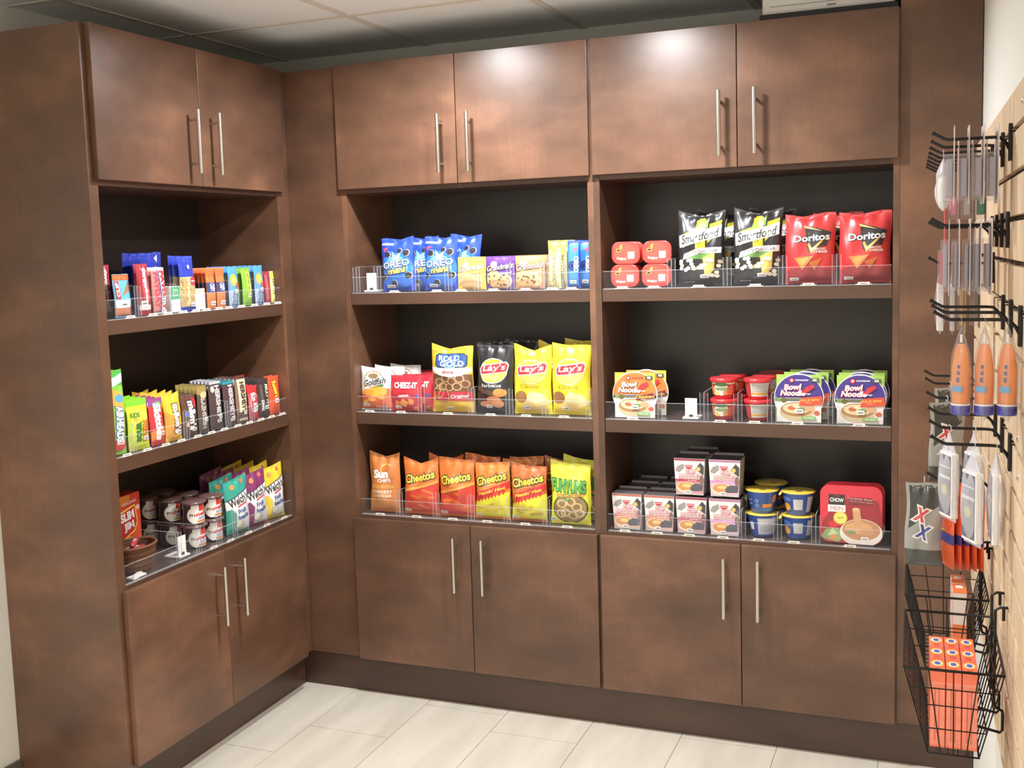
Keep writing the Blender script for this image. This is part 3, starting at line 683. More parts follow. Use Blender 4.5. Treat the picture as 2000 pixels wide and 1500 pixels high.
def bowl_noodle(c1, c2, c3, sub, subc, subbg):
    def f():
        t = empty('noodle_bowl'); H = .1465
        mb = MB(); mb.lathe([(.05, -.058), (.056, -.054), (.070, -.006), (.0745, -.004), (.0745, 0)], paper((240, 238, 230)), 40)
        mb.xf(Matrix.Translation((0, .0015, .0752)) @ Matrix.Rotation(PI/2, 4, 'X')); mb.build('bowl', t)
        mb = MB(); mb.box(-.067, .067, 0, .0014, 0, H, paper(c1)); fs = flat_surf(0)
        # the sleeve's round face is a little wider than its square card
        n = 44; cz = .0752
        mb.add([(.0745*math.cos(2*PI*i/n), -.0006, cz+.0745*math.sin(2*PI*i/n)) for i in range(n)], [tuple(range(n))], paper(W_))
        w = .149
        pts = [(.5+.485*math.cos(math.radians(a)), .513+.488*math.sin(math.radians(a))) for a in range(0, 181, 9)]
        a = [Pp(pts, c2), Rr(.02, .44, .98, .5, (30, 30, 30)), Rr(.055, .0, .945, .44, (236, 232, 226)), Rr(.2, .455, .86, .485, (120, 116, 90))]
        a += [El(.46, .22, .34, .2, (206, 184, 140), 26), El(.46, .27, .32, .15, (168, 112, 60), 26), El(.46, .29, .28, .11, (232, 206, 150), 22), El(.36, .3, .08, .05, (200, 90, 50)), El(.55, .27, .09, .04, (96, 130, 60)), El(.48, .33, .1, .03, (240, 226, 180)),
              El(.72, .3, .1, .07, (222, 160, 110)), El(.86, .2, .06, .05, (206, 80, 50)), El(.1, .47, .05, .04, (120, 150, 70)), El(.2, .46, .06, .05, (90, 86, 30)),
              El(.36, .88, .05, .05, (214, 40, 60)), El(.36, .88, .025, .025, W_), Tx('NONGSHIM', .56, .885, .26, .035, (214, 40, 60) if c3 else W_, 0, .03), Rr(.74, .85, .9, .93, (60, 70, 60)), Rr(.78, .865, .86, .915, (200, 214, 190)),
              Tx('Bowl', .38, .74, .36, .12, W_, 3, .04, .2, (200, 40, 70) if not c3 else (90, 70, 60), .05), Tx('Noodle', .38, .615, .5, .12, W_, 0, .04, .2, (200, 40, 70) if not c3 else (90, 70, 60), .05), Tx('Soup', .66, .6, .16, .05, W_, 0, .02, .2),
              Pp([(.56, .62), (.64, .74), (.78, .8), (.82, .74), (.66, .62)], (212, 40, 48)), Pp(subbg[0], subbg[1]), Tx(sub, .72, .47, .4, .06, subc, 4, .03, .1), Tx('Flavor', .7, .42, .12, .025, (250, 220, 160)), Rr(.55, .06, .84, .13, (120, 176, 90)), Tx('NO MSG', .7, .095, .2, .035, W_)]+stk(.44, .19, .15, .09)
        art(mb, a, w, H, fs, 1, paper, .0010)
        mb.build('sleeve', t); return t
    return f
def b_mac(nutri):
    def f():
        t = empty('pasta_cup')
        mb = MB(); mb.lathe([(.030, 0), (.032, .002), (.040, .056), (.0415, .0575), (.0415, .059)], film((196, 34, 36)), 32)
        sf = cyl_surf(.0325, .0402, .055, .003)
        a = [Rr(.0, .78, 1, .99, (240, 222, 176))]
        if nutri: a += [Rr(.36, .12, .95, .9, (220, 216, 214)), Rr(.38, .2, .9, .34, (220, 160, 60)), Rr(.0, .12, .33, .9, (190, 40, 40))]+[Rr(.4, .4+.09*k, .9, .43+.09*k, (150, 146, 146)) for k in range(5)]
        else: a += [El(.5, .5, .24, .36, (238, 232, 214)), El(.5, .78, .2, .12, (70, 120, 60)), El(.5, .52, .2, .1, (120, 150, 90)), El(.66, .3, .1, .14, (232, 130, 60)), El(.34, .26, .12, .12, (240, 206, 120)), El(.82, .45, .13, .3, (226, 90, 50)), El(.16, .45, .12, .3, (230, 120, 60))]
        art(mb, a, .1, .055, sf, .008); mb.build('cup', t)
        MB().lathe([(.0425, .052), (.0445, .0535), (.0450, .060), (.0435, .0645), (.038, .0655), (.001, .066)], film((212, 30, 36)), 32, False, True).build('lid', t)
        return t
    return f
def b_cupn(c, seed):
    def f():
        t = empty('noodle_cup_box'); w0, w1, h, d = .088, .1, .118, .088
        mb = MB(); m = paper((240, 236, 232)); dk = paper((70, 62, 66))
        v = [(-w0/2, .002, 0), (w0/2, .002, 0), (w0/2, d-.002, 0), (-w0/2, d-.002, 0), (-w1/2, 0, h), (w1/2, 0, h), (w1/2, d, h), (-w1/2, d, h)]
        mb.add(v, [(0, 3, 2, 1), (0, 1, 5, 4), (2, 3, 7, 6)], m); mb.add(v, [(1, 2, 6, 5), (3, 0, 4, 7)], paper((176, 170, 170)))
        mb.add(v, [(4, 5, 6, 7)], dk)
        sf = lambda u, vv, off: (u*(w0+(w1-w0)*vv/h)/w1, .002*(1-vv/h)-off, vv)
        dark = (76, 76, 84)
        a = [Rr(0, .94, 1, 1, tuple(int(x*.8) for x in c)), Pp([(.02, .66), (.1, .78), (.3, .86), (.33, .74), (.16, .62)], (150, 142, 140)), Pp([(.7, .72), (.86, .9), (.98, .8), (.98, .55), (.86, .62)], (60, 56, 54)), El(.8, .72, .07, .06, (220, 190, 90)), Rr(0, .36, 1, .43, c), Pp([(0, .04), (1, .04), (1, .36), (0, .36)], tuple(min(255, int(x*.45+120)) for x in c)),
             El(.38, .2, .34, .16, (240, 220, 190)), El(.38, .22, .3, .12, (214, 140, 70)), El(.4, .25, .16, .05, (240, 200, 130)), Pp([(.5, .1), (.96, .12), (.98, .3), (.7, .32), (.55, .24)], dark), El(.92, .42, .07, .14, (120, 90, 84)),
             Pp([(.34, .82), (.62, .82), (.56, .74), (.48, .72), (.4, .74)], (206, 36, 56)), Tx('nissin', .48, .79, .2, .03, W_, 0, .02), Tx('CUP', .54, .645, .34, .105, (250, 240, 236), 2, .01, 0, (196, 40, 70), .055), Tx('NOODLES', .5, .52, .72, .11, (250, 240, 236), 2, .01, 0, (196, 40, 70), .055), Tx('FLAVOR', .6, .395, .3, .03, W_)]+stk(.34, .04, .22, .09)
        art(mb, a, w1, h, sf, 1, paper, .0005); mb.build('carton', t)
        MB().box(-w1/2+.003, w1/2-.003, d-.006, d, h+.0003, h+.008, paper((120, 112, 114))).build('flap', t)
        return t
    return f
def b_blue(back, dent=0):
    def f():
        t = empty('macaroni_cup'); Bl = (30, 74, 170)
        mb = MB(); mb.lathe([(.034, 0), (.0355, .002), (.048, .066), (.0495, .068), (.0495, .070)], film(Bl), 36); sf = cyl_surf(.036, .0482, .064, .003)
        if back: a = [Rr(.36, .08, .98, .92, (196, 200, 214)), Rr(.4, .62, .94, .86, (226, 228, 236)), Rr(.42, .2, .9, .5, (176, 180, 196)), Rr(.12, .3, .24, .7, (226, 226, 232))]
        elif dent: a = [Rr(.0, .1, .3, .9, (24, 56, 140)), El(.2, .36, .12, .2, (236, 160, 50)), El(.2, .75, .16, .12, (60, 100, 190)), Rr(.42, .25, .66, .78, (228, 230, 236)), Rr(.78, .12, 1, .9, (190, 196, 210))]+[Rr(.44, .3+.1*k, .64, .33+.1*k, (180, 180, 186)) for k in range(5)]
        else: a = [Rg(.4, .6, .05, .08, .3, (190, 200, 226)), Rg(.4, .38, .05, .08, .3, (190, 200, 226)), Rr(.56, .26, .84, .46, (238, 130, 50)), Rr(.58, .13, .86, .2, (70, 140, 220)), Rr(.1, .6, .26, .66, (120, 150, 210)), Rr(.1, .4, .26, .46, (120, 150, 210)), El(.9, .7, .08, .2, (226, 130, 60))]
        art(mb, a, .115, .064, sf, .008); mb.build('cup', t)
        mb = MB().lathe([(.049, .0701), (.0525, .0702), (.053, .072), (.05, .0735), (.001, .074)], film((240, 200, 60)), 36, False, True)
        mb.add([(.011*math.cos(i*.4)+.004, -.018+.007*math.sin(i*.4), .0746) for i in range(16)], [tuple(range(16))], film((90, 80, 40)))
        if dent: mb.add([(-.052, -.02, .0725), (-.043, -.045, .0725), (-.050, -.05, .064), (-.057, -.03, .064)], [(0, 1, 2, 3)], film((240, 200, 60)))
        mb.build('lid', t); return t
    return f
def b_chow():
    t = empty('noodle_tray'); h, w = .178, .184
    def rr(w, h, y, r): 
        p = []
        for cx, cz, a0 in ((w/2-r, h/2-r, 0), (-w/2+r, h/2-r, 90), (-w/2+r, -h/2+r, 180), (w/2-r, -h/2+r, 270)):
            for i in range(7): a = math.radians(a0+15*i); p.append((cx+r*math.cos(a), y, .089+cz+r*math.sin(a)))
        return p
    mb = MB(); rings = [rr(w-.004, h-.004, 0, .026), rr(w, h, .002, .028), rr(w, h, .006, .028), rr(w-.012, h-.012, .008, .026), rr(w-.04, h-.04, .042, .02)]
    n = len(rings[0]); mb.add([q for r in rings for q in r], [(i*n+k, i*n+(k+1) % n, (i+1)*n+(k+1) % n, (i+1)*n+k) for i in range(4) for k in range(n)], film((214, 34, 52)), True)
    mb.add(rings[0], [tuple(range(n))], film((214, 34, 52))); mb.add(rings[-1], [tuple(reversed(range(n)))], film((190, 26, 44))); mb.build('tray', t)
    mb = MB()
    P = [(.16, .78), (.92, .76), (.98, .5), (.98, .12), (.9, .02), (.6, .02), (.02, .18), (.06, .4), (.14, .5)]
    a = [Pp(P, (150, 18, 30)), Rr(.14, .66, .4, .84, K_), Rr(.13, .54, .41, .66, W_), Tx('CHOW', .27, .745, .22, .07, W_, -2, .03), Tx('MEIN', .27, .60, .2, .07, (190, 90, 100), 0, .0), Tx('nissin', .27, .815, .1, .02, (220, 40, 60)), Rr(.46, .68, .84, .8, (116, 20, 34)), Tx('Teriyaki Beef', .64, .775, .4, .035, (220, 190, 180), -3, .01), Tx('Flavor Chow Mein', .66, .73, .36, .022, (200, 160, 150), -3),
         Pp([(.12, .34), (.3, .46), (.36, .32), (.2, .24)], (210, 36, 44)), El(.33, .44, .11, .11, (220, 206, 70)), El(.33, .44, .09, .09, (236, 224, 100)), Tx('NEW', .33, .44, .1, .035, (130, 120, 30)), Pp([(.02, .1), (.1, .24), (.3, .26), (.4, .12), (.3, .02), (.1, .06)], (128, 160, 96)), Pp([(.12, .12), (.2, .26), (.3, .16)], (190, 206, 150)), El(.22, .1, .06, .04, (226, 130, 60)),
         El(.66, .2, .34, .24, (236, 226, 212), 28), El(.66, .25, .3, .18, (190, 126, 80), 28), El(.62, .28, .22, .1, (214, 156, 106)), El(.75, .22, .12, .06, (206, 140, 90)), Pp([(.55, .32), (.68, .32), (.64, .6), (.52, .6)], (206, 150, 100)), El(.58, .6, .06, .03, (224, 176, 126)), El(.5, .2, .08, .03, (110, 140, 70))]+stk(.66, .07, .12, .06)
    art(mb, a, w, h, flat_surf(0), 1, film, .0006); mb.build('film_label', t); return t
def b_nut():
    t = empty('spread_cup')
    mb = MB().lathe([(.030, 0), (.033, .002), (.0345, .01), (.032, .04), (.0335, .064), (.036, .066)], film((60, 34, 28)), 28); sf = cyl_surf(.0355, .0345, .06, .004)
    a = [El(.5, .45, .46, .52, (244, 238, 230), 26), Rr(.2, .8, .4, .99, (240, 236, 230)), Rr(.3, .78, .48, 1, (240, 236, 232)), Rr(.48, .66, .78, .98, (206, 40, 36)), El(.78, .6, .1, .1, (224, 150, 80)), Tx('utella', .59, .51, .6, .2, (200, 30, 34), 3, .03), Tx('n', .2, .47, .11, .13, K_, 3, .03), Tx('&GO!', .6, .3, .3, .13, (120, 150, 210), 5, .04), El(.6, .12, .22, .06, (206, 130, 60))]
    art(mb, a, .09, .06, sf, .008); mb.build('cup', t)
    mb = MB(); n = 28; vs = []
    for r, z in ((.034, .067), (.043, .0672), (.044, .070), (.036, .0755), (.001, .0765)):
        for k in range(n): an = 2*PI*k/n; q = 1+.08*math.cos(3*an) if r > .03 else 1; vs.append((r*q*math.cos(an), r*q*math.sin(an), z))
    mb.add(vs, [(i*n+k, i*n+(k+1) % n, (i+1)*n+(k+1) % n, (i+1)*n+k) for i in range(4) for k in range(n)], film((92, 62, 58)), True); mb.build('lid', t); return t
def welch(c, seed, name='fruit_snack_bag'):
    def f():
        c2 = (214, 218, 226)
        a = [Pp([(.3, .04), (.95, .04), (.98, .5), (.3, .42)], c2), Pp([(.1, .5), (.9, .66), (.98, .5), (.4, .3)], (232, 236, 242)), El(.3, .86, .1, .05, (236, 140, 70)), El(.72, .92, .07, .04, (220, 90, 60)), El(.5, .14, .2, .08, (200, 206, 190)),
             Pp([(0, .58), (1, .76), (1, .80), (0, .62)], (40, 50, 80)), Pp([(0, .44), (1, .62), (1, .78), (0, .6)], W_), Tx("Welch's", .49, .61, .84, .16, K_, 14, .03, .1), Tx('Fruit', .56, .41, .38, .09, (50, 70, 130), 13, .03, .15), Tx('Snacks', .6, .3, .5, .09, (50, 70, 130), 13, .03, .15), Pp([(.4, .5), (.8, .56), (.8, .53), (.4, .47)], (200, 60, 60)), El(.42, .17, .14, .08, (222, 222, 206)), Rg(.42, .17, .14, .08, .12, (150, 160, 120))]+stk(.68, .08, .2, .04)
        return bag(name, .103, .186, .04, c, a, seed=seed, dip=.0, tilt=.05, wr=1.0)
    return f
def b_slim():
    t = empty('meat_stick_box'); w, h, d = .113, .212, .05
    mb = MB().box(-w/2, w/2, 0, d, 0, h, paper((216, 52, 28)))
    a = [El(.2, .95, .4, .1, (238, 130, 40)), El(.8, .3, .2, .3, (228, 70, 30)), El(.3, .3, .4, .1, (244, 150, 40)), Tx('ORIGINAL', .56, .88, .6, .05, (250, 230, 220), 6, .03), Pp([(.08, .42), (.2, .34), (.72, .44), (.86, .56), (.78, .84), (.1, .76)], (250, 220, 60)), Pp([(.11, .44), (.22, .365), (.70, .46), (.83, .57), (.76, .815), (.13, .74)], (186, 24, 30)),
         Tx('SLIM', .45, .69, .56, .13, W_, 8, .05), Tx('JIM', .5, .53, .42, .14, W_, 8, .05), El(.88, .78, .07, .04, (240, 180, 160))]
    art(mb, a, w, h, flat_surf(0), 1, paper, .0005); mb.build('carton', t); return t

def y_(v): return lambda: v
KIN = (250, 216, 30)
KINDS = {
 'oreo': (b_oreo, 'cookie bag', 'blue mini cookie bags'), 'gy': (grandma((238, 200, 60), (246, 214, 70), 'Peanut Butter', (150, 90, 30), 0, 4), 'cookie pack', 'yellow cookie packs'),
 'gp': (grandma((84, 44, 130), (96, 50, 150), 'Oatmeal', W_, 14, 5), 'cookie pack', 'purple cookie packs'), 'gt': (grandma((196, 130, 84), (206, 140, 90), 'Chocolate', W_, 12, 6), 'cookie pack', 'tan cookie packs'),
 'lorna': (b_lorna, 'cookie sleeve', 'cream cookie sleeves'), 'oreos': (b_oreos, 'cookie sleeve', 'blue cookie sleeves'),
 'gold': (b_gold, 'cracker bag', 'white and orange cracker bags'), 'chz': (b_chz, 'cracker bag', 'red cracker bags'), 'rold': (b_rold, 'pretzel bag', 'yellow pretzel bags'),
 'bbq': (lay((22, 22, 24), 'Barbecue', W_, [Pp([(.02, .34), (.3, .28), (.6, .22), (.56, .3), (.3, .36), (.1, .4)], (90, 60, 50)), Pp([(.0, .26), (.4, .24), (.3, .16), (.05, .14)], (60, 24, 26)), El(.7, .3, .18, .06, (230, 140, 60)), El(.52, .2, .2, .05, (206, 120, 70)), El(.32, .13, .2, .045, (196, 116, 72)), El(.62, .14, .16, .06, (220, 140, 84))], 0, 'Barbecue', 51, dip=.03, dc=.1, wr=1.6), 'chip bag', 'black chip bags'),
 'lay': (lay((244, 214, 36), 'Classic', (150, 120, 20), [Pp([(.3, .16), (.5, .34), (.8, .3), (1, .16), (.7, .1)], (240, 214, 140)), El(.24, .25, .17, .085, (150, 98, 52)), El(.62, .24, .22, .075, (248, 228, 160)), El(.5, .12, .3, .05, (240, 206, 110)), Pp([(.2, .1), (.8, .13), (.9, .06), (.3, .04)], (230, 190, 110))], 0, 'Classic', 52, dip=.1, dc=.1, wr=1.3), 'chip bag', 'yellow chip bags'),
 'lay2': (lay((244, 214, 36), 'Classic', (150, 120, 20), [Pp([(.3, .16), (.5, .34), (.8, .3), (1, .16), (.7, .1)], (240, 214, 140)), El(.2, .25, .17, .085, (150, 98, 52)), El(.62, .24, .24, .075, (248, 228, 160)), El(.5, .12, .3, .05, (240, 206, 110))], 0, 'Classic', 57, dip=.02, tilt=-.015, wr=1.3), 'chip bag', 'yellow chip bags'),
 'sun': (b_sun, 'chip bag', 'orange whole grain chip bags'), 'ch1': (chee(61, dip=.13, dc=0), 'chip bag', 'orange cheese puff bags'), 'ch2': (chee(62, dip=.02, tilt=-.02), 'chip bag', 'orange cheese puff bags'),
 'fl1': (flam(63, (232, 120, 40), dip=.02, tilt=.02), 'chip bag', 'red and yellow hot puff bags'), 'fl2': (flam(64, (196, 96, 40), dip=.05, dc=.1, tilt=-.03), 'chip bag', 'red and yellow hot puff bags'), 'fun': (b_fun, 'chip bag', 'yellow onion ring bags'),
 'smart': (b_smart, 'popcorn bag', 'black popcorn bags'), 'dor': (b_dor, 'chip bag', 'red tortilla chip bags'), 'prin': (b_pringle, 'chip tub', 'red chip tubs'),
 'bnc': (bowl_noodle((250, 206, 60), (240, 120, 40), 1, 'Chicken', (250, 200, 60), ([(.53, .39), (.53, .48), (.94, .56), (.96, .44)], (110, 30, 40))), 'noodle bowl', 'yellow noodle bowls'),
 'bnh': (bowl_noodle((160, 206, 80), (56, 40, 130), 0, 'Hot & Spicy', (250, 190, 70), ([(.5, .34), (.56, .52), (.96, .56), (.98, .38)], (220, 70, 40))), 'noodle bowl', 'green and purple noodle bowls'),
 'mac': (b_mac(0), 'pasta cup', 'red lidded pasta cups'), 'macn': (b_mac(1), 'pasta cup', 'red lidded pasta cups'),
 'cno': (b_cupn((226, 120, 96), 1), 'noodle cup box', 'orange striped noodle cup boxes'), 'cnr': (b_cupn((186, 60, 80), 2), 'noodle cup box', 'red striped noodle cup boxes'), 'cnp': (b_cupn((226, 140, 196), 3), 'noodle cup box', 'pink striped noodle cup boxes'),
 'blu': (b_blue(0), 'macaroni cup', 'blue macaroni cups'), 'blb': (b_blue(1), 'macaroni cup', 'blue macaroni cups'), 'bld': (b_blue(0, 1), 'macaroni cup', 'blue macaroni cups'), 'chow': (b_chow, 'noodle tray', 'red noodle trays'),
 'nut': (b_nut, 'spread cup', 'hazelnut spread cups'), 'wg': (welch((30, 150, 130), 71), 'fruit snack bag', 'teal fruit snack bags'), 'wp': (welch((120, 36, 90), 72), 'fruit snack bag', 'purple fruit snack bags'), 'wy': (welch((240, 206, 40), 73), 'fruit snack bag', 'yellow fruit snack bags'),
 'slim': (b_slim, 'meat stick box', 'red meat stick boxes'), 'air': (b_airh, 'candy pouch', 'green candy pouches'), 'sour': (b_sour, 'candy pouch', 'lime candy pouches'),
}
def kb(key, cat, grp, name, w, h, t, base, items, seed, **kw): KINDS[key] = (bar(name, w, h, t, base, y_(items), seed, **kw), cat, grp)
kb('skit', 'candy pouch', 'red candy pouches', 'candy_pouch', .062, .142, .02, (206, 36, 44), [Rr(0, .84, 1, 1, (130, 60, 140)), El(.6, .86, .3, .06, (90, 170, 70)), Pp([(0, .1), (1, .2), (1, .4), (0, .3)], (236, 120, 40)), Tx('Skittles', .5, .5, .8, .5, W_, -90, .06, .1)]+stk(.55, .2, .4, .08), 81)
kb('mmy', 'candy pouch', 'yellow candy pouches', 'candy_pouch', .078, .15, .026, (248, 190, 40), [Pp([(0, .1), (.55, .04), (.45, .5), (0, .62)], (222, 150, 50)), Rr(.42, .05, .8, .1, (250, 170, 30)), Tx("m&m's", .62, .46, .62, .42, W_, -90, .05, 0, (80, 44, 24), .09)]+stk(.55, .12, .35, .08), 82, dip=.05)
kb('mmb', 'candy pouch', 'brown candy pouches', 'candy_pouch', .072, .132, .024, (78, 46, 34), [El(.2, .55, .12, .07, (60, 100, 200)), El(.76, .8, .2, .12, (206, 34, 50)), El(.25, .3, .12, .06, (230, 200, 150)), Tx("m&m's", .56, .5, .7, .46, W_, -90, .05, 0, (40, 20, 20), .09)]+stk(.5, .12, .35, .08), 83)
H_ = (58, 40, 40)
kb('ha', 'candy bar', 'chocolate bars with gold tips', 'candy_bar', .05, .152, .016, (70, 52, 44), [Rr(0, .82, 1, 1, (150, 128, 60)), El(.6, .8, .35, .07, (214, 186, 130)), Tx("HERSHEY'S", .45, .42, .66, .42, (190, 180, 178), 90, .04)]+stk(.5, .24, .42, .08), 84)
kb('hd', 'candy bar', 'dark chocolate bars', 'candy_bar', .066, .158, .014, H_, [Rr(.1, .94, 1, 1, (190, 190, 196)), El(.28, .84, .14, .07, (226, 220, 206)), Tx("HERSHEY'S", .64, .52, .78, .4, (206, 200, 204), -90, .05)]+stk(.6, .22, .32, .08), 85, wr=.4)
kb('hc', 'candy bar', 'teal tipped chocolate bars', 'candy_bar', .062, .15, .014, (60, 38, 42), [Rr(0, .93, 1, 1, (30, 130, 150)), Tx("HERSHEY'S", .62, .5, .82, .42, (206, 200, 204), -90, .05)]+stk(.5, .12, .35, .08), 86, wr=.4)
kb('hw', 'candy bar', 'cream and brown chocolate bars', 'candy_bar', .062, .152, .016, (70, 46, 44), [Rr(0, .03, .98, .97, (232, 220, 176)), Rr(.0, .03, .2, .97, (120, 90, 70)), Rr(0, .1, 1, .24, (80, 60, 56)), Tx("HERSHEY'S", .6, .56, .7, .44, (50, 30, 30), -90, .05)]+stk(.55, .18, .35, .08), 87, wr=.4)
kb('kk', 'candy bar', 'red wafer bars', 'candy_bar', .056, .118, .016, (200, 30, 38), [Rg(.5, .5, .4, .3, .14, (240, 220, 220)), Tx('Kit Kat', .48, .5, .6, .4, W_, -80, .04, .2)]+stk(.5, .28, .35, .1), 88, wr=.5)
kb('dk', 'candy bar', 'black nougat bars', 'candy_bar', .066, .134, .018, (44, 34, 34), [Tx('MILKY WAY', .72, .5, .7, .3, (230, 222, 206), -90, .03, .2), Rr(.14, .3, .34, .86, (80, 70, 66)), Tx('DARK', .25, .3, .3, .2, W_, -90, .04)]+stk(.4, .2, .35, .1), 89)
kb('rs', 'candy bar', 'orange peanut butter cup packs', 'candy_bar', .064, .136, .02, (232, 70, 30), [Tx("Reese's", .5, .66, .44, .44, (250, 210, 50), -80, .05, .15, (110, 40, 20), .07), El(.5, .2, .3, .12, (200, 70, 30))]+stk(.35, .3, .4, .11), 90, wr=.5)
kb('clif', 'energy bar', 'light blue energy bars', 'energy_bar', .064, .124, .018, (90, 176, 226), [Rr(0, .86, 1, 1, (210, 90, 40)), Pp([(.4, .5), (1, .84), (1, .6)], (160, 110, 80)), Rr(.08, .42, .3, .84, (190, 34, 44)), Tx('CLIF', .19, .64, .34, .16, W_, 90, .05), Rr(0, .03, 1, .22, (190, 110, 80)), Rr(0, .22, 1, .4, (214, 226, 232))]+stk(.3, .24, .45, .12), 91)
kb('red', 'licorice bag', 'red candy bags', 'candy_pouch', .05, .152, .022, (160, 26, 40), [El(.5, .5, .3, .3, (190, 60, 66)), Tx('Strawberry', .5, .5, .84, .42, (250, 240, 236), -90, .05, .1, (110, 10, 30), .07), Rr(0, .1, 1, .2, (226, 210, 206))]+stk(.1, .18, .45, .1), 92)
kb('pay', 'candy bar', 'white and red peanut bars', 'candy_bar', .06, .14, .02, (232, 226, 222), [Rr(.0, .03, .42, .94, (200, 120, 120)), Rr(.42, .03, .52, .94, (70, 70, 120)), Tx('PAYDAY', .26, .5, .8, .3, (190, 50, 60), -90, .06), Tx('PAYDAY', .76, .5, .86, .36, (206, 40, 50), -90, .06)]+stk(.5, .24, .35, .1), 93)
kb('nut_s', 'nut pack', 'blue nut packs', 'nut_pack', .072, .172, .024, (28, 48, 176), [Rr(0, .08, 1, .62, (200, 170, 110))]+[El(.15+.23*(i % 4)+.05*(i//4 % 2), .14+.07*(i//4), .12, .045, (222, 196, 140) if i % 2 else (186, 150, 92), 10) for i in range(28)]+[El(.72, .54, .24, .08, (206, 40, 60)), Tx('PLANTERS', .72, .54, .4, .03, W_), El(.5, .8, .08, .04, (200, 210, 240))]+stk(.5, .08, .35, .07), 94)
kb('nut_t', 'nut pack', 'tall blue nut packs', 'nut_pack', .11, .185, .02, (28, 44, 160), [El(.62, .72, .06, .04, (200, 210, 240)), Pp([(.6, .9), (.8, .96), (.7, .82)], (220, 226, 240)), Rr(.1, .1, .9, .5, (90, 70, 90))], 95, wr=1.5)
kb('cr', 'candy bar', 'orange peanut butter bars', 'candy_bar', .046, .132, .016, (226, 110, 50), [Rr(0, .4, 1, .64, (44, 50, 110)), Tx('CRISPY', .5, .52, .2, .5, W_, -90, .02), Rr(0, .8, 1, .96, (236, 96, 44))]+stk(.3, .08, .55, .1), 96)
kb('ng', 'cereal bar', 'blue fruit cereal bars', 'cereal_bar', .052, .134, .018, (70, 150, 226), [El(.42, .66, .34, .15, (226, 176, 50)), El(.42, .66, .18, .08, (240, 206, 90)), Rr(0, .03, 1, .4, (176, 196, 226)), El(.8, .5, .16, .1, (200, 70, 80)), Tx('NUTRI', .32, .22, .34, .24, (30, 50, 110), -90, .04), Tx('GRAIN', .66, .22, .34, .24, (30, 50, 110), -90, .04)]+stk(.4, .34, .4, .09), 97)
kb('nv', 'granola bar', 'green granola bars', 'granola_bar', .05, .128, .018, (120, 176, 50), [Rr(.35, .2, .8, .9, (214, 222, 70)), Tx('NATURE VALLEY', .58, .56, .6, .24, (60, 100, 40), -90, .03)]+stk(.5, .22, .42, .1), 98)
kb('rd', 'granola bar', 'dark red snack bars', 'granola_bar', .034, .112, .016, (150, 36, 50), [Rr(.1, .1, .4, .9, (190, 80, 90))], 99)
kb('yl', 'granola bar', 'pale yellow snack bars', 'granola_bar', .026, .112, .016, (232, 222, 130), [Tx('HONEY', .5, .5, .5, .5, (80, 90, 60), -90, .03), Rr(.1, .8, .9, .95, (240, 200, 60))]+stk(.2, .4, .6, .12), 100)
def b_mint():
    return box_item('gum_pack', .05, .08, .02, (236, 236, 232), [Rr(.08, .5, .95, .98, (50, 150, 90)), Rr(.3, .62, .75, .88, (150, 210, 170)), Tx('GUM', .52, .75, .36, .16, (20, 90, 50), 0, .04), Rr(0, .0, .1, 1, (190, 190, 190))])
def b_sbar(): return box_item('wafer_stick', .0115, .068, .02, (236, 230, 214), [Rr(.1, .8, .9, .95, (200, 180, 150))])
KINDS['mint'] = (b_mint, 'gum pack', 'white and green gum packs'); KINDS['sb'] = (b_sbar, 'snack stick', 'cream snack sticks')

# ---- top shelf, middle cabinet
pusher('B1L', .277, 'empty at the left end of the top middle shelf')
row('oreo', 'B1L', .386, 'blue mini cookie bag, left row', 2, .062, .05, [(.06, 0, .05, .04)], roll=-.02, short='left blue cookie bag')
row('oreo', 'B1L', .549, 'blue mini cookie bag, right row', 2, .062, .055, [(.055, 0, -.1, .06)], roll=.015, short='right blue cookie bag')
row('gy', 'B1L', .640, 'yellow cookie pack between blue cookie bag and purple pack', 1, .052, .03, short='yellow cookie pack')
row('gp', 'B1L', .758, 'purple cookie pack with chocolate chip cookies pictured', 3, .052, .03, [(.012, 0, 0, 0), (.02, 0, 0, 0)], short='purple cookie pack')
row('gt', 'B1L', .873, 'tan cookie pack right of the purple packs', 4, .052, .03, [(.006, .0, 0, 0), (.014, 0, 0, 0), (.02, .0, 0, 0)], short='tan cookie pack')
row('lorna', 'B1L', .965, 'cream and gold shortbread sleeve beside tan cookie packs', 3, .055, .034, [(.016, 0, 0, 0), (.026, 0, 0, 0)], short='cream shortbread sleeve')
row('oreos', 'B1L', 1.032, 'slim blue cookie sleeve at the right end', 3, .055, .034, [(.03, .0, 0, 0), (.03, 0, 0, 0)], short='slim blue cookie sleeve')
# ---- middle shelf, middle cabinet
row('gold', 'B2L', .268, 'white and orange fish cracker bag', 3, .062, .042, [(.03, 0, 0, 0), (.07, .03-.03, .05, 0)], roll=.0, short='white fish cracker bag')
row('chz', 'B2L', .393, 'red square cheese cracker bag', 6, .058, .03, [(.01, 0, 0, 0), (.016, 0, .04, 0), (.02, 0, 0, 0), (.028, 0, 0, 0), (.034, 0, 0, 0)], short='red cheese cracker bag')
row('rold', 'B2L', .574, 'yellow pretzel bag with a blue badge', 2, .07, .06, [(.03, 0, 0, .03)], short='yellow pretzel bag')
row('bbq', 'B2L', .733, 'black barbecue potato chip bag', 3, .072, .062, [(-.02, 0, .1, -.05), (.03, 0, 0, .04)], short='black barbecue chip bag')
row('lay', 'B2L', .862, 'yellow potato chip bag with a dented top', 2, .072, .065, [(.05, 0, 0, .05)], short='left yellow chip bag')
row('lay2', 'B2L', .996, 'yellow potato chip bag at the right end', 3, .072, .065, [(-.01, 0, 0, -.03), (-.01, 0, 0, .02)], short='right yellow chip bag')
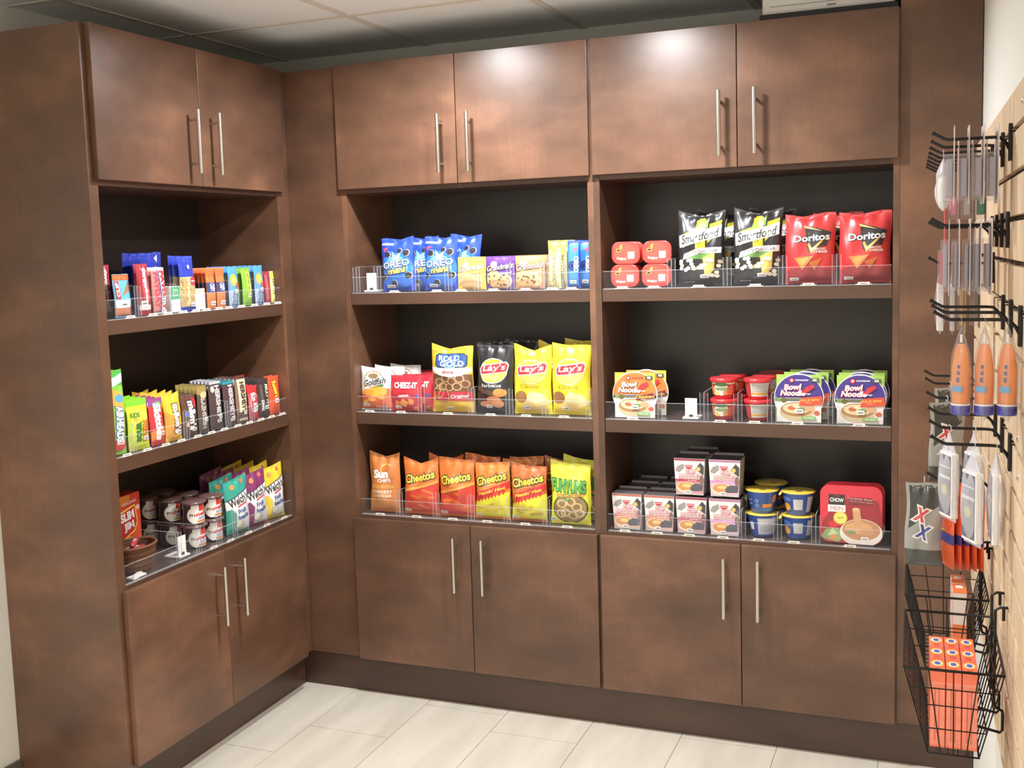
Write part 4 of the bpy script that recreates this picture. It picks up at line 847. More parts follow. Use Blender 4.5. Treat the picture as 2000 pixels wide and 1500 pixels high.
# ---- bottom shelf, middle cabinet
row('sun', 'B3L', .293, 'orange whole grain chip bag at the left end', 1, .065, .06, short='whole grain chip bag')
row('ch1', 'B3L', .438, 'orange cheese puff bag with a deep top notch, left', 2, .065, .07, [(.06, .0, 0, .03)], short='left orange cheese puff bag')
row('ch2', 'B3L', .578, 'orange cheese puff bag, right of the notched one', 3, .065, .065, [(.05, 0, 0, .04), (-.06, 0, 0, -.05)], short='second orange cheese puff bag')
row('fl1', 'B3L', .708, 'hot puff bag with bright orange top, left', 3, .065, .062, [(.055, 0, 0, .04), (.08, 0, 0, 0)], short='left hot puff bag')
row('fl2', 'B3L', .848, 'hot puff bag with brown orange top, right', 3, .065, .062, [(.0, 0, 0, .05), (.03, 0, 0, 0)], short='right hot puff bag')
row('fun', 'B3L', .997, 'yellow green onion ring bag at the right end', 3, .065, .06, [(.02, 0, 0, .06), (.01, .0, 0, -.04)], short='onion ring bag')
# ---- top shelf, right cabinet
for x, dz, lb in ((1.207, .0735, 'red chip tub, upper left of the four'), (1.309, .0735, 'red chip tub, upper right of the four'), (1.203, 0, 'red chip tub, lower left of the four'), (1.306, 0, 'red chip tub, lower right of the four')):
    item('prin', 'B1R', x, .055, lb, dz=dz, rz=.0)
    if dz == 0: price_tag('B1R', x, 'white price tag under the %s' % lb.replace(' of the four', ''))
item('prin', 'B1R', 1.2, .112, 'red chip tub half hidden behind the lower left one'); item('prin', 'B1R', 1.206, .112, 'red chip tub half hidden behind the upper left one', dz=.0735)
row('smart', 'B1R', 1.448, 'black white-cheddar popcorn bag, left of the two', 2, .075, .07, [(.03, 0, 0, .05)], short='left popcorn bag')
row('smart', 'B1R', 1.622, 'black white-cheddar popcorn bag, right of the two', 2, .075, .07, [(.0, .0, 0, .04)], roll=.01, rz=.06, short='right popcorn bag')
row('dor', 'B1R', 1.779, 'red tortilla chip bag, left of the two', 2, .072, .065, [(.07, 0, 0, .02)], short='left tortilla chip bag')
row('dor', 'B1R', 1.937, 'red tortilla chip bag at the right end', 2, .072, .065, [(-.03, 0, 0, -.03)], short='right tortilla chip bag')
# ---- middle shelf, right cabinet
row('bnc', 'B2R', 1.229, 'yellow chicken noodle bowl at the left end', 2, .052, .062, [(.02, 0, 0, 0)], tilt=-.03, short='yellow noodle bowl')
pusher('B2R', 1.411, 'empty between the yellow bowl and the red lidded cups')
def cups(k, bay, x, desc, n, d0, step, dz, lv, drift=.012):
    for i in range(n): item(k if i == 0 else k, bay, x+drift*i, d0+step*i, desc+('' if n == 1 else (', front of its row' if i == 0 else ', %s from front' % ORD[i])), dz=dz, rz=.1*((i*7) % 3-1))
cups('mac', 'B2R', 1.511, 'red lidded pasta cup, lower left stack position', 3, .092, .092, 0, 0); cups('macn', 'B2R', 1.617, 'red lidded pasta cup, lower right stack position', 3, .092, .092, 0, 0)
cups('mac', 'B2R', 1.511, 'red lidded pasta cup, upper left stack position', 2, .092, .092, .0665, 1); cups('macn', 'B2R', 1.617, 'red lidded pasta cup, upper right stack position', 3, .092, .092, .0665, 1)
for x, q in ((1.511, 'left'), (1.617, 'right')): price_tag('B2R', x, 'white price tag under the %s stack of red lidded cups' % q)
row('bnh', 'B2R', 1.746, 'green and purple spicy noodle bowl, left row', 3, .052, .062, [(.014, 0, 0, 0), (.024, 0, 0, 0)], tilt=-.03, short='left spicy noodle bowl')
row('bnh', 'B2R', 1.925, 'green and purple spicy noodle bowl, right row', 3, .052, .062, [(0, 0, 0, 0), (.004, 0, 0, 0)], tilt=-.03, short='right spicy noodle bowl')
# ---- bottom shelf, right cabinet
for k, x, n, q in (('cno', 1.196, 3, 'far left'), ('cno', 1.304, 3, 'second from the left'), ('cnr', 1.409, 2, 'third from the left, lower'), ('cnp', 1.516, 2, 'fourth from the left, lower')):
    row(k, 'B3R', x, '%s noodle cup box, %s' % ({'cno': 'orange striped', 'cnr': 'red striped', 'cnp': 'pink striped'}[k], q), n, .05, .0915, [(.018, 0, 0, 0), (.026, 0, 0, 0)], tilt=0, short='%s noodle cup box' % q.replace(', lower', ''))
row('cnr', 'B3R', 1.405, 'red striped noodle cup box on top of the lower one', 2, .05, .0915, [(.012, 0, 0, 0)], tilt=0, dz=.1263, tagit=False)
row('cnp', 'B3R', 1.517, 'pink striped noodle cup box on top of the lower one', 1, .05, .09, tilt=0, dz=.1263, tagit=False)
for k, x, dz, n, q in (('blb', 1.627, 0, 2, 'lower left'), ('bld', 1.734, 0, 2, 'lower right'), ('blu', 1.627, .075, 2, 'upper left'), ('bld', 1.738, .075, 2, 'upper right')):
    for i in range(n):
        item(k, 'B3R', x+(.012 if i else 0), .1+.108*i, 'blue macaroni cup with yellow lid, %s%s' % (q, ', second from the front' if i else ', in front'), dz=dz, rz=(.2 if k == 'blb' else 0)+(.5*i))
    if dz == 0: price_tag('B3R', x, 'white price tag under the %s macaroni cup' % q)
row('chow', 'B3R', 1.9, 'red square tray of chow mein noodles', 2, .052, .05, [(.004, .0, .03, 0)], tilt=-.06, short='red chow mein tray')

# ---- left cabinet, top shelf
def lrow(*a, **k): row(*a, **{**dict(d0=.05, step=.015, tilt=-.03), **k})
SJ = lambda n, a=.004: [(a*i, 0, .02*((i*5) % 3-1), 0) for i in range(1, n)]
lrow('clif', 'L1', -.838, 'light blue energy bar with red lettering block', 3, jit=[(.03, 0, 0, 0), (.06, 0, 0, 0)], short='light blue energy bar')
lrow('red', 'L1', -.742, 'dark red candy bag with vertical white lettering', 5, jit=[(-.02, 0, .1, 0), (-.05, 0, -.1, 0), (-.08, 0, 0, 0), (-.1, 0, 0, 0)], step=.028, short='dark red candy bag')
lrow('pay', 'L1', -.674, 'white and red peanut bar with vertical lettering', 3, jit=SJ(3), short='white and red peanut bar')
lrow('mint', 'L1', -.601, 'white and green gum pack beside blue nut packs', 2, jit=SJ(2), step=.03, tilt=0, short='gum pack')
for i in range(3): item('nut_t', 'L1', -.565+.012*i, .16+.045*i, 'tall blue nut bag behind the peanut bars, %s' % ['nearest', 'middle one', 'rearmost'][i], rz=.1*(1-i), roll=.03*(i-1))
lrow('nut_s', 'L1', -.54, 'blue nut pack with cashews showing', 4, jit=[(.012, 0, 0, .03), (.02, 0, 0, .06), (.0, 0, 0, 0)], step=.03, short='blue nut pack')
for i in range(4): item('sb', 'L1', -.5+.0135*i, .05, 'thin cream snack stick, %s of the four in a row' % ['leftmost', 'second from the left', 'third from the left', 'rightmost'][i])
price_tag('L1', -.486, 'white price tag under the cream snack sticks')
lrow('cr', 'L1', -.42, 'orange and navy candy bar, left of the pair', 6, jit=SJ(6), step=.018, short='left orange candy bar')
lrow('cr', 'L1', -.368, 'orange and navy candy bar, right of the pair', 6, jit=SJ(6), step=.018, short='right orange candy bar')
lrow('ng', 'L1', -.298, 'blue fruit cereal bar left of the green bar', 5, jit=SJ(5), step=.021, short='left blue cereal bar')
lrow('nv', 'L1', -.223, 'green granola bar between the blue bars', 5, jit=SJ(5), step=.021, short='green granola bar')
lrow('ng', 'L1', -.15, 'blue fruit cereal bar right of the green bar', 5, jit=SJ(5), step=.021, short='right blue cereal bar')
lrow('rd', 'L1', -.099, 'small dark red snack bar near the right end', 4, jit=SJ(4, .0), step=.02, tagit=False)
lrow('yl', 'L1', -.069, 'small pale yellow snack bar at the right end', 3, jit=SJ(3, .0), step=.022, d0=.05, short='pale yellow snack bar')
# ---- left cabinet, middle shelf
lrow('air', 'L2', -.892, 'tall green candy pouch at the left end', 1, d0=.05, roll=.03, short='tall green candy pouch')
lrow('sour', 'L2', -.805, 'lime and yellow sour candy pouch', 4, jit=[(.012, 0, 0, 0), (.02, 0, 0, 0), (.03, 0, 0, 0)], step=.028, short='lime sour candy pouch')
lrow('skit', 'L2', -.722, 'red candy pouch with vertical white lettering', 5, jit=SJ(5, .006), step=.026, short='red candy pouch')
lrow('mmy', 'L2', -.648, 'yellow peanut candy pouch', 5, jit=SJ(5, .006), step=.03, short='yellow candy pouch')
lrow('mmb', 'L2', -.568, 'brown candy pouch beside the yellow one', 6, jit=SJ(6, .006), step=.028, short='brown candy pouch')
lrow('ha', 'L2', -.498, 'brown chocolate bar with a gold tip', 6, jit=SJ(6, .005), step=.019, short='gold tipped chocolate bar')
lrow('hd', 'L2', -.43, 'dark chocolate bar with large grey lettering', 6, jit=SJ(6, .005), step=.018, short='dark chocolate bar')
lrow('hc', 'L2', -.356, 'dark brown chocolate bar with teal tip', 7, jit=SJ(7, .004), step=.018, short='teal tipped chocolate bar')
lrow('hw', 'L2', -.29, 'cream chocolate bar with dark lettering', 6, jit=SJ(6, .004), step=.018, short='cream chocolate bar')
lrow('kk', 'L2', -.222, 'red wafer bar with white oval', 6, jit=SJ(6, .004), step=.02, short='red wafer bar')
lrow('dk', 'L2', -.158, 'black nougat bar beside the orange one', 6, jit=SJ(6, .0), step=.021, short='black nougat bar')
lrow('rs', 'L2', -.092, 'orange peanut butter cup pack at the right end', 7, jit=SJ(7, .0), step=.022, short='orange peanut butter cup pack')
# ---- left cabinet, bottom shelf
item('slim', 'L3', -.738, .169, 'red meat stick box standing behind the wicker basket', rz=.03, dz=.0012)
t = empty('wicker_basket'); tag(t, 'small brown wicker bread basket holding meat sticks', 'basket')
WK = mat((112, 70, 44), .7); WK2 = mat((88, 52, 34), .75)
mb = MB(); n = 40
for k in range(15):
    z = .002+.075*k/14; r = 1+.42*(k/14)**.8
    mb.tube([(.052*r*math.cos(2*PI*i/n), .040*r*math.sin(2*PI*i/n), z+.0018*math.sin(i*PI+k*PI)) for i in range(n+1)], .003, WK if k % 3 else WK2, 6, False)
mb.lathe([(.0, .001), (.052, .001)], WK2, 30, False, False, 1, .77); mb.lathe([(.050, .002), (.071, .076)], WK2, 40, False, False, 1, .77); mb.build('woven_body', t)
MB().tube([(.052*1.45*math.cos(2*PI*i/40), .040*1.45*math.sin(2*PI*i/40), .079) for i in range(41)], .0045, WK, 8, False).build('rim', t)
place(t, 'L3', -.80, .1, .0008, .1)
for i, (dx, dy, dz, rz) in enumerate(((-.008, -.026, .062, .05), (-.004, -.007, .066, -.04), (-.006, .012, .062, .04), (.004, .0, .0835, .5))):
    mb = MB().tube([(-.042, 0, 0), (-.036, 0, 0), (0, 0, .001), (.036, 0, 0), (.042, 0, 0)], [.002, .0075, .008, .0075, .002], film([(206, 60, 70), (150, 30, 40), (196, 44, 50), (170, 40, 44)][i]), 12)
    mb.box(-.012, .014, -.004, .004, .0078, .0084, film((240, 226, 220)))
    o = mb.build('meat_stick'); tag(o, 'wrapped red meat stick lying in the basket, %s' % ['nearest the shelf front', 'in the middle on top', 'at the back', 'slanting at the right side'][i], 'meat stick', 'meat sticks in the wicker basket')
    place(o, 'L3', -.80+dx, .1+dy, dz, rz)
mb = MB().box(-.03, .03, -.012, .012, 0, .006, mat((236, 234, 228), .4), .001).box(-.028, -.006, -.014, -.012, 0, .016, mat((240, 238, 232), .4)).box(.0, .02, -.006, .004, .006, .012, mat((226, 224, 218), .4))
o = mb.build('shelf_clip'); tag(o, 'small white plastic clip lying in front of the basket', 'shelf clip'); place(o, 'L3', -.86, .046, 0, 0)
pusher('L3', -.636, 'empty between the basket and the spread cups', d=.055)
for j, (y, q) in enumerate(((-.521, 'left'), (-.432, 'right'))):
    for i in range(3):
        for dz, lv in ((0, 'lower'), (.0775, 'upper')):
            item('nut', 'L3', y+.004*i, .096+.0985*i, 'brown lidded spread cup, %s, %s column%s' % (lv, q, ', in front' if i == 0 else ', %s from front' % ORD[i]), dz=dz, rz=-.3+.12*i)
    price_tag('L3', y, 'white price tag under the %s column of spread cups' % q)
lrow('wg', 'L3', -.33, 'teal fruit snack bag right of the spread cups', 4, d0=.064, step=.055, jit=[(-.03, 0, 0, 0), (-.07, 0, 0, .03), (-.05, 0, 0, 0)], rz=-.2, short='teal fruit snack bag')
lrow('wp', 'L3', -.222, 'purple fruit snack bag between teal and yellow ones', 4, d0=.064, step=.055, jit=[(-.01, 0, 0, 0), (-.03, 0, 0, .03), (-.02, 0, 0, 0)], rz=-.2, short='purple fruit snack bag')
lrow('wy', 'L3', -.114, 'yellow topped fruit snack bag at the right end', 4, d0=.064, step=.055, jit=[(.0, 0, 0, -.03), (-.01, 0, 0, .0), (-.006, 0, 0, 0)], rz=-.2, short='yellow fruit snack bag')

for q in LATER: q()
# ---- clear dividers
for b, xs_ in (('B1L', [(.232, 'left of the white pusher'), (.322, 'right of the white pusher'), (.464, 'between the two blue cookie bags'), (.588, 'left of the yellow cookie pack'), (.698, 'left of the purple cookie pack'), (.816, 'left of the tan cookie pack'), (.935, 'left of the shortbread sleeve'), (1.0, 'left of the slim blue sleeve')]),
               ('B2L', [(.331, 'left of the red cracker bags'), (.468, 'right of the red cracker bags'), (.66, 'left of the black chip bag'), (.798, 'right of the black chip bag'), (.928, 'between the two yellow chip bags'), (1.069, 'right of the last yellow chip bag')]),
               ('B3L', [(.365, 'right of the whole grain chip bag'), (.51, 'between the two cheese puff bags'), (.643, 'left of the left hot puff bag'), (.778, 'between the two hot puff bags'), (.92, 'left of the onion ring bag')]),
               ('B1R', [(1.36, 'right of the red tubs'), (1.535, 'between the two popcorn bags'), (1.702, 'left of the tortilla chip bags'), (1.859, 'between the two tortilla chip bags')]),
               ('B2R', [(1.31, 'right of the yellow noodle bowl'), (1.458, 'left of the red lidded cups'), (1.564, 'between the stacks of red lidded cups'), (1.667, 'right of the red lidded cups'), (1.836, 'between the spicy noodle bowls')]),
               ('B3R', [(1.25, 'between the two orange noodle boxes'), (1.572, 'right of the pink noodle boxes'), (1.683, 'between the blue cup stacks'), (1.798, 'left of the chow mein tray')]),
               ('L1', [(-.79, 'right of the energy bars'), (-.634, 'left of the gum pack'), (-.335, 'left of the cereal bars'), (-.186, 'right of the green granola bar')]),
               ('L2', [(-.849, 'right of the tall green pouch'), (-.605, 'right of the yellow candy pouch'), (-.392, 'right of the dark chocolate bars'), (-.256, 'left of the red wafer bar')]),
               ('L3', [(-.69, 'right of the wicker basket'), (-.58, 'left of the spread cups'), (-.476, 'between the columns of spread cups'), (-.388, 'right of the spread cups')])):
    for x, q in xs_: divider(b, x, 'clear plastic divider on the %s, %s' % (BNAME[b].replace(' of the', ','), q))

# ================================================================== RIGHT WALL: slatted board, hooks and what hangs there
def wall_frame(name, s, n, z):
    """empty on the right wall; its x runs into the wall, its y away from the viewer"""
    p = WP(s, n, z); return empty(name, p, TH)
def put(o, s, n, z, rz=0): o.location = WP(s, n, z); o.rotation_euler = (0, 0, TH+rz); return o
PITCH = .0777; GZ = 1.769; BT = .016          # groove spacing, highest groove, board thickness
# local frame for wall-long meshes: x = into the wall (so -x is into the room), y = -s, origin on the wall line
sb = MB(); SL = 3.9
edges = [1.838]+[GZ-PITCH*k for k in range(16)]+[.588]
for k in range(len(edges)-1):
    zt, zb = edges[k]-(.0052 if k else 0), edges[k+1]+(.0052 if k < len(edges)-2 else 0)
    if zt-zb < .01: continue
    sb.box(-BT, -.0042, -SL, -.016, zb, zt, M_SLAT, .0012)
o = sb.build('slat_panel'); board = empty('slatwall', (0, 0, 0)); put(board, 0, 0, 0); tag(board, 'long light wooden slatted display board on the right wall', 'display board')
o.parent = board
MB().box(-.0042, -.0006, -SL, -.016, .60, 1.83, M_GROOVE).build('backing', board)
for s_, z_ in ((1.42, 1.25), (1.435, 1.188), (1.40, 1.80)):
    b = MB().lathe([(.0, .0026), (.003, .0024), (.0052, .001), (.0056, 0)], STEEL, 14, False, False); b.xf(Matrix.Translation((-BT, -s_, z_)) @ Matrix.Rotation(-PI/2, 4, 'Y')); b.build('screw', board)
def make_hook():
    t = empty('display_hook')
    mb = MB().box(-BT-.0062, -BT-.001, -.010, .010, -.052, .014, BLACK, .0008)
    mb.box(-BT-.001, -.0062, -.009, .009, -.0012, .0012, BLACK); mb.build('bracket', t)
    z0 = -.0085
    pts = [(-BT-.004, 0, -.032), (-BT-.010, 0, -.020), (-BT-.020, 0, -.0095), (-BT-.032, 0, z0), (-.122, 0, z0+.0005), (-.128, 0, z0+.002), (-.146, 0, z0+.0125)]
    MB().tube(pts, .0030, BLACK, 10).build('arm', t)
    MB().tube([(-.1455, 0, z0+.0122), (-.149, 0, z0+.0145)], .0038, BLACK, 10).build('tip', t)
    return t
hook0 = [None]
HROWS = [(GZ, (1.2, 1.02, .86, .715, .585, .45, .32, .2), 'highest row of hooks'), (GZ-2*PITCH, (1.17, 1.03, .89, .75), 'second row of hooks'), (GZ-3*PITCH, (.80,), 'small row between second and fourth rows'),
         (GZ-4*PITCH, (1.455, 1.27, 1.095), 'row above the orange tubes'), (GZ-7*PITCH, (1.30, 1.12, .94, .69, .42, .25), 'row carrying the white packs'), (GZ-9*PITCH, (.86,), 'lowest single hook')]
ORN = ['nearest the camera', 'second nearest', 'third nearest', 'fourth nearest', 'fifth nearest', 'sixth nearest', 'seventh nearest', 'farthest']
for z, ss, q in HROWS:
    for i, s_ in enumerate(ss):
        o = hook0[0] = make_hook() if hook0[0] is None else copy_tree(hook0[0])
        tag(o, 'black metal display hook, %s%s' % (q, '' if len(ss) == 1 else ', '+ORN[i]), 'hook', 'black hooks on the slatted board'); put(o, s_, 0, z)
ARM = -.0085          # arm height below the groove
def clamshell(w, h, t, tab, inner, body, tint=None, label=None):
    """flat hanging pack seen edge-on: card with a hole over the arm, clear blister, thing inside"""
    def f():
        e = empty('hanging_pack')
        mb = MB(); top = .006; y0 = w/2; m = mat((214, 206, 204), .5) if tint is None else mat(tint, .5)
        mb.box(-.0007, .0007, -y0, -.007, -h, tab, m).box(-.0007, .0007, .007, y0, -h, tab, m).box(-.0007, .0007, -.007, .007, .0055, tab, m).box(-.0007, .0007, -.007, .007, -h, -.0055, m)
        mb.build('card', e)
        hb = h*body
        MB().box(-t, -.0009, -y0*.92, y0*.92, -h+.006, -h+.006+hb, BAGCLEAR, .003).build('blister', e)
        MB().box(-t*.72, -.0022, -y0*.55, y0*.6, -h+.014, -h+.006+hb*.9, mat(inner, .22, .35), .002).build('contents', e)
        return e
    return f
PK = {}
def hang(key, fn, s_, n, groove, label, cat, grp, rz=0, dz=0):
    if key not in PK: o = PK[key] = fn()
    else: o = copy_tree(PK[key])
    tag(o, label, cat, grp); put(o, s_, n, groove+ARM+dz, rz); return o
g1, g2, g3, g4, g7, g9 = [GZ-PITCH*k for k in (0, 2, 3, 4, 7, 9)]
for i, n in enumerate((.112, .088, .064, .041)):
    hang('k1', clamshell(.066, .118, .019, .022, (172, 168, 182), .72), 1.2, n, g1, 'clear blister pack on the nearest top hook, %s' % ['outermost', 'second from outside', 'third from outside', 'closest to the board'][i], 'hanging pack', 'clear blister packs on the top hooks', rz=.02*(i-1))
for i, n in enumerate((.118, .101, .083, .065, .047)):
    hang('k2', clamshell(.062, .128, .0145, .012, (166, 160, 174), .76), 1.17, n, g2, 'clear blister pack on the second hook row, %s' % ['outermost', 'second from outside', 'middle one', 'fourth from outside', 'closest to the board'][i], 'hanging pack', 'clear blister packs on the second hook row', rz=.015*(i-2))
def soft(name, w, h, t, filler, fh, hole=.007, clear=None, cap=0.25):
    """a soft clear bag pinched at its top round the arm, with a white filling"""
    def f():
        e = empty(name); m = clear or BAGMILK
        sfc = pouch_surf(w, h, t, len(name)+int(h*1000), 0, 0, 0, .04, 1.2, .2, .0)
        mb = MB(); n = 12
        for side in (-1, 1):
            vs = []
            for j in range(17):
                for i in range(n+1):
                    x, y, z = sfc((i/n-.5)*w, j/16*h, 0, side); k = 1 if z < h*(1-cap) else max(.14, 1-(z-h*(1-cap))/(h*cap)*.9); vs.append((y*(.5+.5*k), x*k, z-h-.009))
            mb.add(vs, [(j*(n+1)+i, j*(n+1)+i+1, (j+1)*(n+1)+i+1, (j+1)*(n+1)+i) for j in range(16) for i in range(n)], m, True)
        mb.build('bag', e)
        ring = MB().tube([(0, hole*math.cos(2*PI*k/12), hole*math.sin(2*PI*k/12)-.0005) for k in range(13)], .0009, m, 6, False); ring.build('hang_loop', e)
        filler(e, w, h, t); return e
    return f
def cotton(e, w, h, t): 
    mb = MB().lathe([(0, 0), (w*.26, .003), (w*.33, h*.2), (w*.34, h*.4), (w*.26, h*.58), (0, h*.62)], mat((244, 240, 232), .8), 20, False, False, t*1.0/w, 1); mb.xf(Matrix.Translation((0, 0, -h-.004))); mb.build('cotton', e)
hang('cot', soft('cotton_bag', .062, .112, .032, cotton, 0, cap=.3), .86, .122, g1, 'white cotton pack in a clear bag, hanging left of the blister packs', 'cotton bag', None)
for i, (s_, n, c, q) in enumerate(((1.02, .0985, (226, 150, 166), 'pink'), (1.02, .073, (196, 186, 176), 'beige'), (1.02, .048, (46, 140, 104), 'green'))):
    hang('c%d' % i, clamshell(.05, .148, .022, .015, c, .3, tint=(200, 170, 170) if i == 0 else (176, 160, 150)), s_, n, g1, 'long blister pack with %s contents showing below the front ones' % q, 'hanging pack', 'coloured blister packs behind')
hang('redc', clamshell(.05, .128, .012, .035, (206, 70, 84), .6, tint=(212, 84, 98)), 1.03, .1225, g2, 'blister pack with a red card at the outer left', 'hanging pack', None)
for i, n in enumerate((.06, .09)):
    hang('k3', clamshell(.05, .125, .014, .01, (100, 96, 100), .7), .89, n, g2, 'grey blister pack in the shadow behind, %s' % ('closer to the board' if i == 0 else 'farther from the board'), 'hanging pack', 'grey blister packs behind')
def tube_pack(c, hgt):
    def f(e, w, h, t):
        MB().box(-t*.3, t*.3, -w*.4, w*.4, -h-.001, -h+hgt, mat(c, .5), .002).build('contents', e)
    return f
hang('wp', soft('wrapped_pack', .045, .145, .022, tube_pack((232, 230, 234), .102), 0, cap=.18, clear=BAGCLEAR), .80, .124, g3, 'long white wrapped pack hanging at the far left of the display', 'wrapped pack', 'wrapped packs at mid height')
hang('wp2', soft('wrapped_pack', .045, .145, .016, tube_pack((206, 204, 206), .1), 0, cap=.18, clear=BAGCLEAR), .80, .0995, g3, 'grey white wrapped pack right of the long white one', 'wrapped pack', 'wrapped packs at mid height')
hang('tan', clamshell(.05, .15, .016, .01, (190, 160, 110), .66, tint=(206, 176, 124)), .80, .074, g3, 'tan cardboard backed pack behind the three black hooks', 'hanging pack', None)
hang('tan2', clamshell(.05, .14, .02, .01, (140, 124, 108), .66, tint=(150, 130, 110)), .80, .045, g3, 'brown backed pack behind the three black hooks', 'hanging pack', None)
# orange lotion tubes in clear bags on the nearest hook of that row
def lotion(e, w, h, t):
    mb = MB(); O = film((236, 128, 50))
    n = 24; prof = [(.016, .0135, .013), (.035, .0145, .013), (.075, .0150, .009), (.105, .0105, .004), (.116, .0060, .0015)]
    vs = [(ry*math.sin(2*PI*k/n), rx*math.cos(2*PI*k/n), z-h) for z, rx, ry in prof for k in range(n)]
    # the flat crimp is on top, the cap below
    mb.add(vs, [(i*n+k, i*n+(k+1) % n, (i+1)*n+(k+1) % n, (i+1)*n+k) for i in range(len(prof)-1) for k in range(n)], O, True)
    mb.add(vs[-n:], [tuple(range(n))], O)
    mb.box(-.0145, -.0142, -.008, .008, -h+.038, -h+.048, film((70, 150, 214)))
    for k, (a, b) in enumerate(((.054, .062), (.066, .072), (.076, .082))): mb.box(-.0135+.002*k, -.013+.002*k, -.002, .002, -h+a, -h+b, film((40, 60, 120)))
    mb.xf(Matrix.Rotation(1.2, 4, 'Z')); mb.build('tube', e)
    c = MB().lathe([(.0, 0), (.0145, 0), (.0152, .002), (.0152, .014), (.0146, .0155)], film((50, 50, 150)), 24, False, False); c.lathe([(.0147, .0155), (.0149, .0185)], film(W_), 24, False, False)
    c.xf(Matrix.Translation((0, 0, -h))); c.build('cap', e)
    MB().tube([(0, 0, .118-h), (.0, 0, .131-h)], .0022, film(W_), 8).build('tip_seal', e)
for i, (s_, n, q, rz) in enumerate(((1.455, .106, 'outermost of the three', -.06), (1.455, .071, 'middle of the three', -.03), (1.455, .0365, 'closest to the board', .0))):
    hang('lot', soft('lotion_bag', .05, .155, .031, lotion, 0, cap=.1, clear=BAGCLEAR), s_, n, g4, 'orange tube with blue cap in a clear bag, %s' % q, 'lotion tube', 'orange tubes in clear bags', rz=rz)
# white packs, dark fronts with a yellow dot
def sewing(e, w, h, t):
    mb = MB().box(-.008, .007, -w*.42, w*.40, -h-.002, -h+.125, mat((240, 238, 236), .6), .002)
    mb.box(-.0086, -.008, -w*.38, w*.36, -h+.004, -h+.120, mat((112, 110, 128), .5))
    mb.box(-.0090, -.0086, -w*.36, w*.34, -h+.074, -h+.080, film(W_)).box(-.0090, -.0086, -w*.36, w*.34, -h+.096, -h+.0985, film(W_))
    mb.add([(-.0092, .012*math.cos(k*.4), -h+.052+.011*math.sin(k*.4)) for k in range(16)], [tuple(range(16))], film((220, 200, 70)))
    mb.build('contents', e)
lp = soft('wrapped_pack', .062, .172, .030, sewing, 0, cap=.28)
for i, (s_, n, q, rz) in enumerate(((1.30, .040, 'closest to the board', .0), (1.30, .078, 'on the nearest hook, brightest one', .42), (1.12, .112, 'on the second hook, outermost', .42), (1.12, .068, 'on the second hook, closer to the board', .4))):
    hang('lp', lp, s_, n, g7, 'tall white pack in a crinkled bag, %s' % q, 'wrapped pack', 'tall white packs in crinkled bags', rz=rz, dz=-.0)
# grey-black pouches with X marks
def xpouch():
    e = empty('detergent_pouch')
    it = [Pp([(.1, .45), (.9, .75), (.9, .97), (.1, .97)], (40, 42, 40)), Tx('X', .42, .62, .34, .17, (206, 50, 60), -20, .05, 0, W_, .09), Tx('X', .5, .42, .34, .17, (50, 60, 150), -20, .05, 0, W_, .09), Rr(.0, .0, 1, .2, (60, 62, 60))]
    b = bag('pouch', .078, .185, .026, (150, 152, 150), it, None, seed=77, wr=1.8); b.data.transform(Matrix.Translation((0, 0, -.194))); b.parent = e
    MB().tube([(0, .007*math.cos(2*PI*k/12), .007*math.sin(2*PI*k/12)-.001) for k in range(13)], .001, BAGMILK, 6, False).build('hang_loop', e)
    return e
for i, (s_, n, g, q, rz) in enumerate(((.69, .105, g7, 'behind the tall white packs', .3), (.42, .09, g7, 'in the shadow farthest back', .3), (.86, .1535, g9, 'hanging lower left above the baskets', -.06))):
    hang('xp', xpouch, s_, n, g, 'grey pouch with red and blue X marks, %s' % q, 'detergent pouch', 'grey pouches with X marks', rz=rz)
def tide():
    e = empty('detergent_sachet')
    it = [Rr(0, .3, 1, .42, (30, 40, 130)), El(.25, .56, .5, .14, (246, 190, 40)), El(.4, .58, .5, .13, (226, 70, 30)), Rr(0, .86, 1, .99, (200, 60, 30))]
    b = bag('pouch', .08, .183, .009, (226, 78, 34), it, None, seed=78, wr=.8); b.data.transform(Matrix.Translation((0, 0, -.192)) ); b.data.transform(Matrix.Rotation(-1.2, 4, 'Z')); b.parent = e
    MB().tube([(0, .007*math.cos(2*PI*k/12), .007*math.sin(2*PI*k/12)-.001) for k in range(13)], .001, BAGMILK, 6, False).build('hang_loop', e)
    return e
g8 = GZ-PITCH*9
for i, n in enumerate((.107, .092, .077, .062, .048)):
    hang('td', tide, .86, n, g9, 'orange and blue detergent sachet in the hanging row, %s' % ['outermost', 'second from outside', 'middle one', 'fourth from outside', 'closest to the board'][i], 'detergent sachet', 'orange sachets on the low hook')

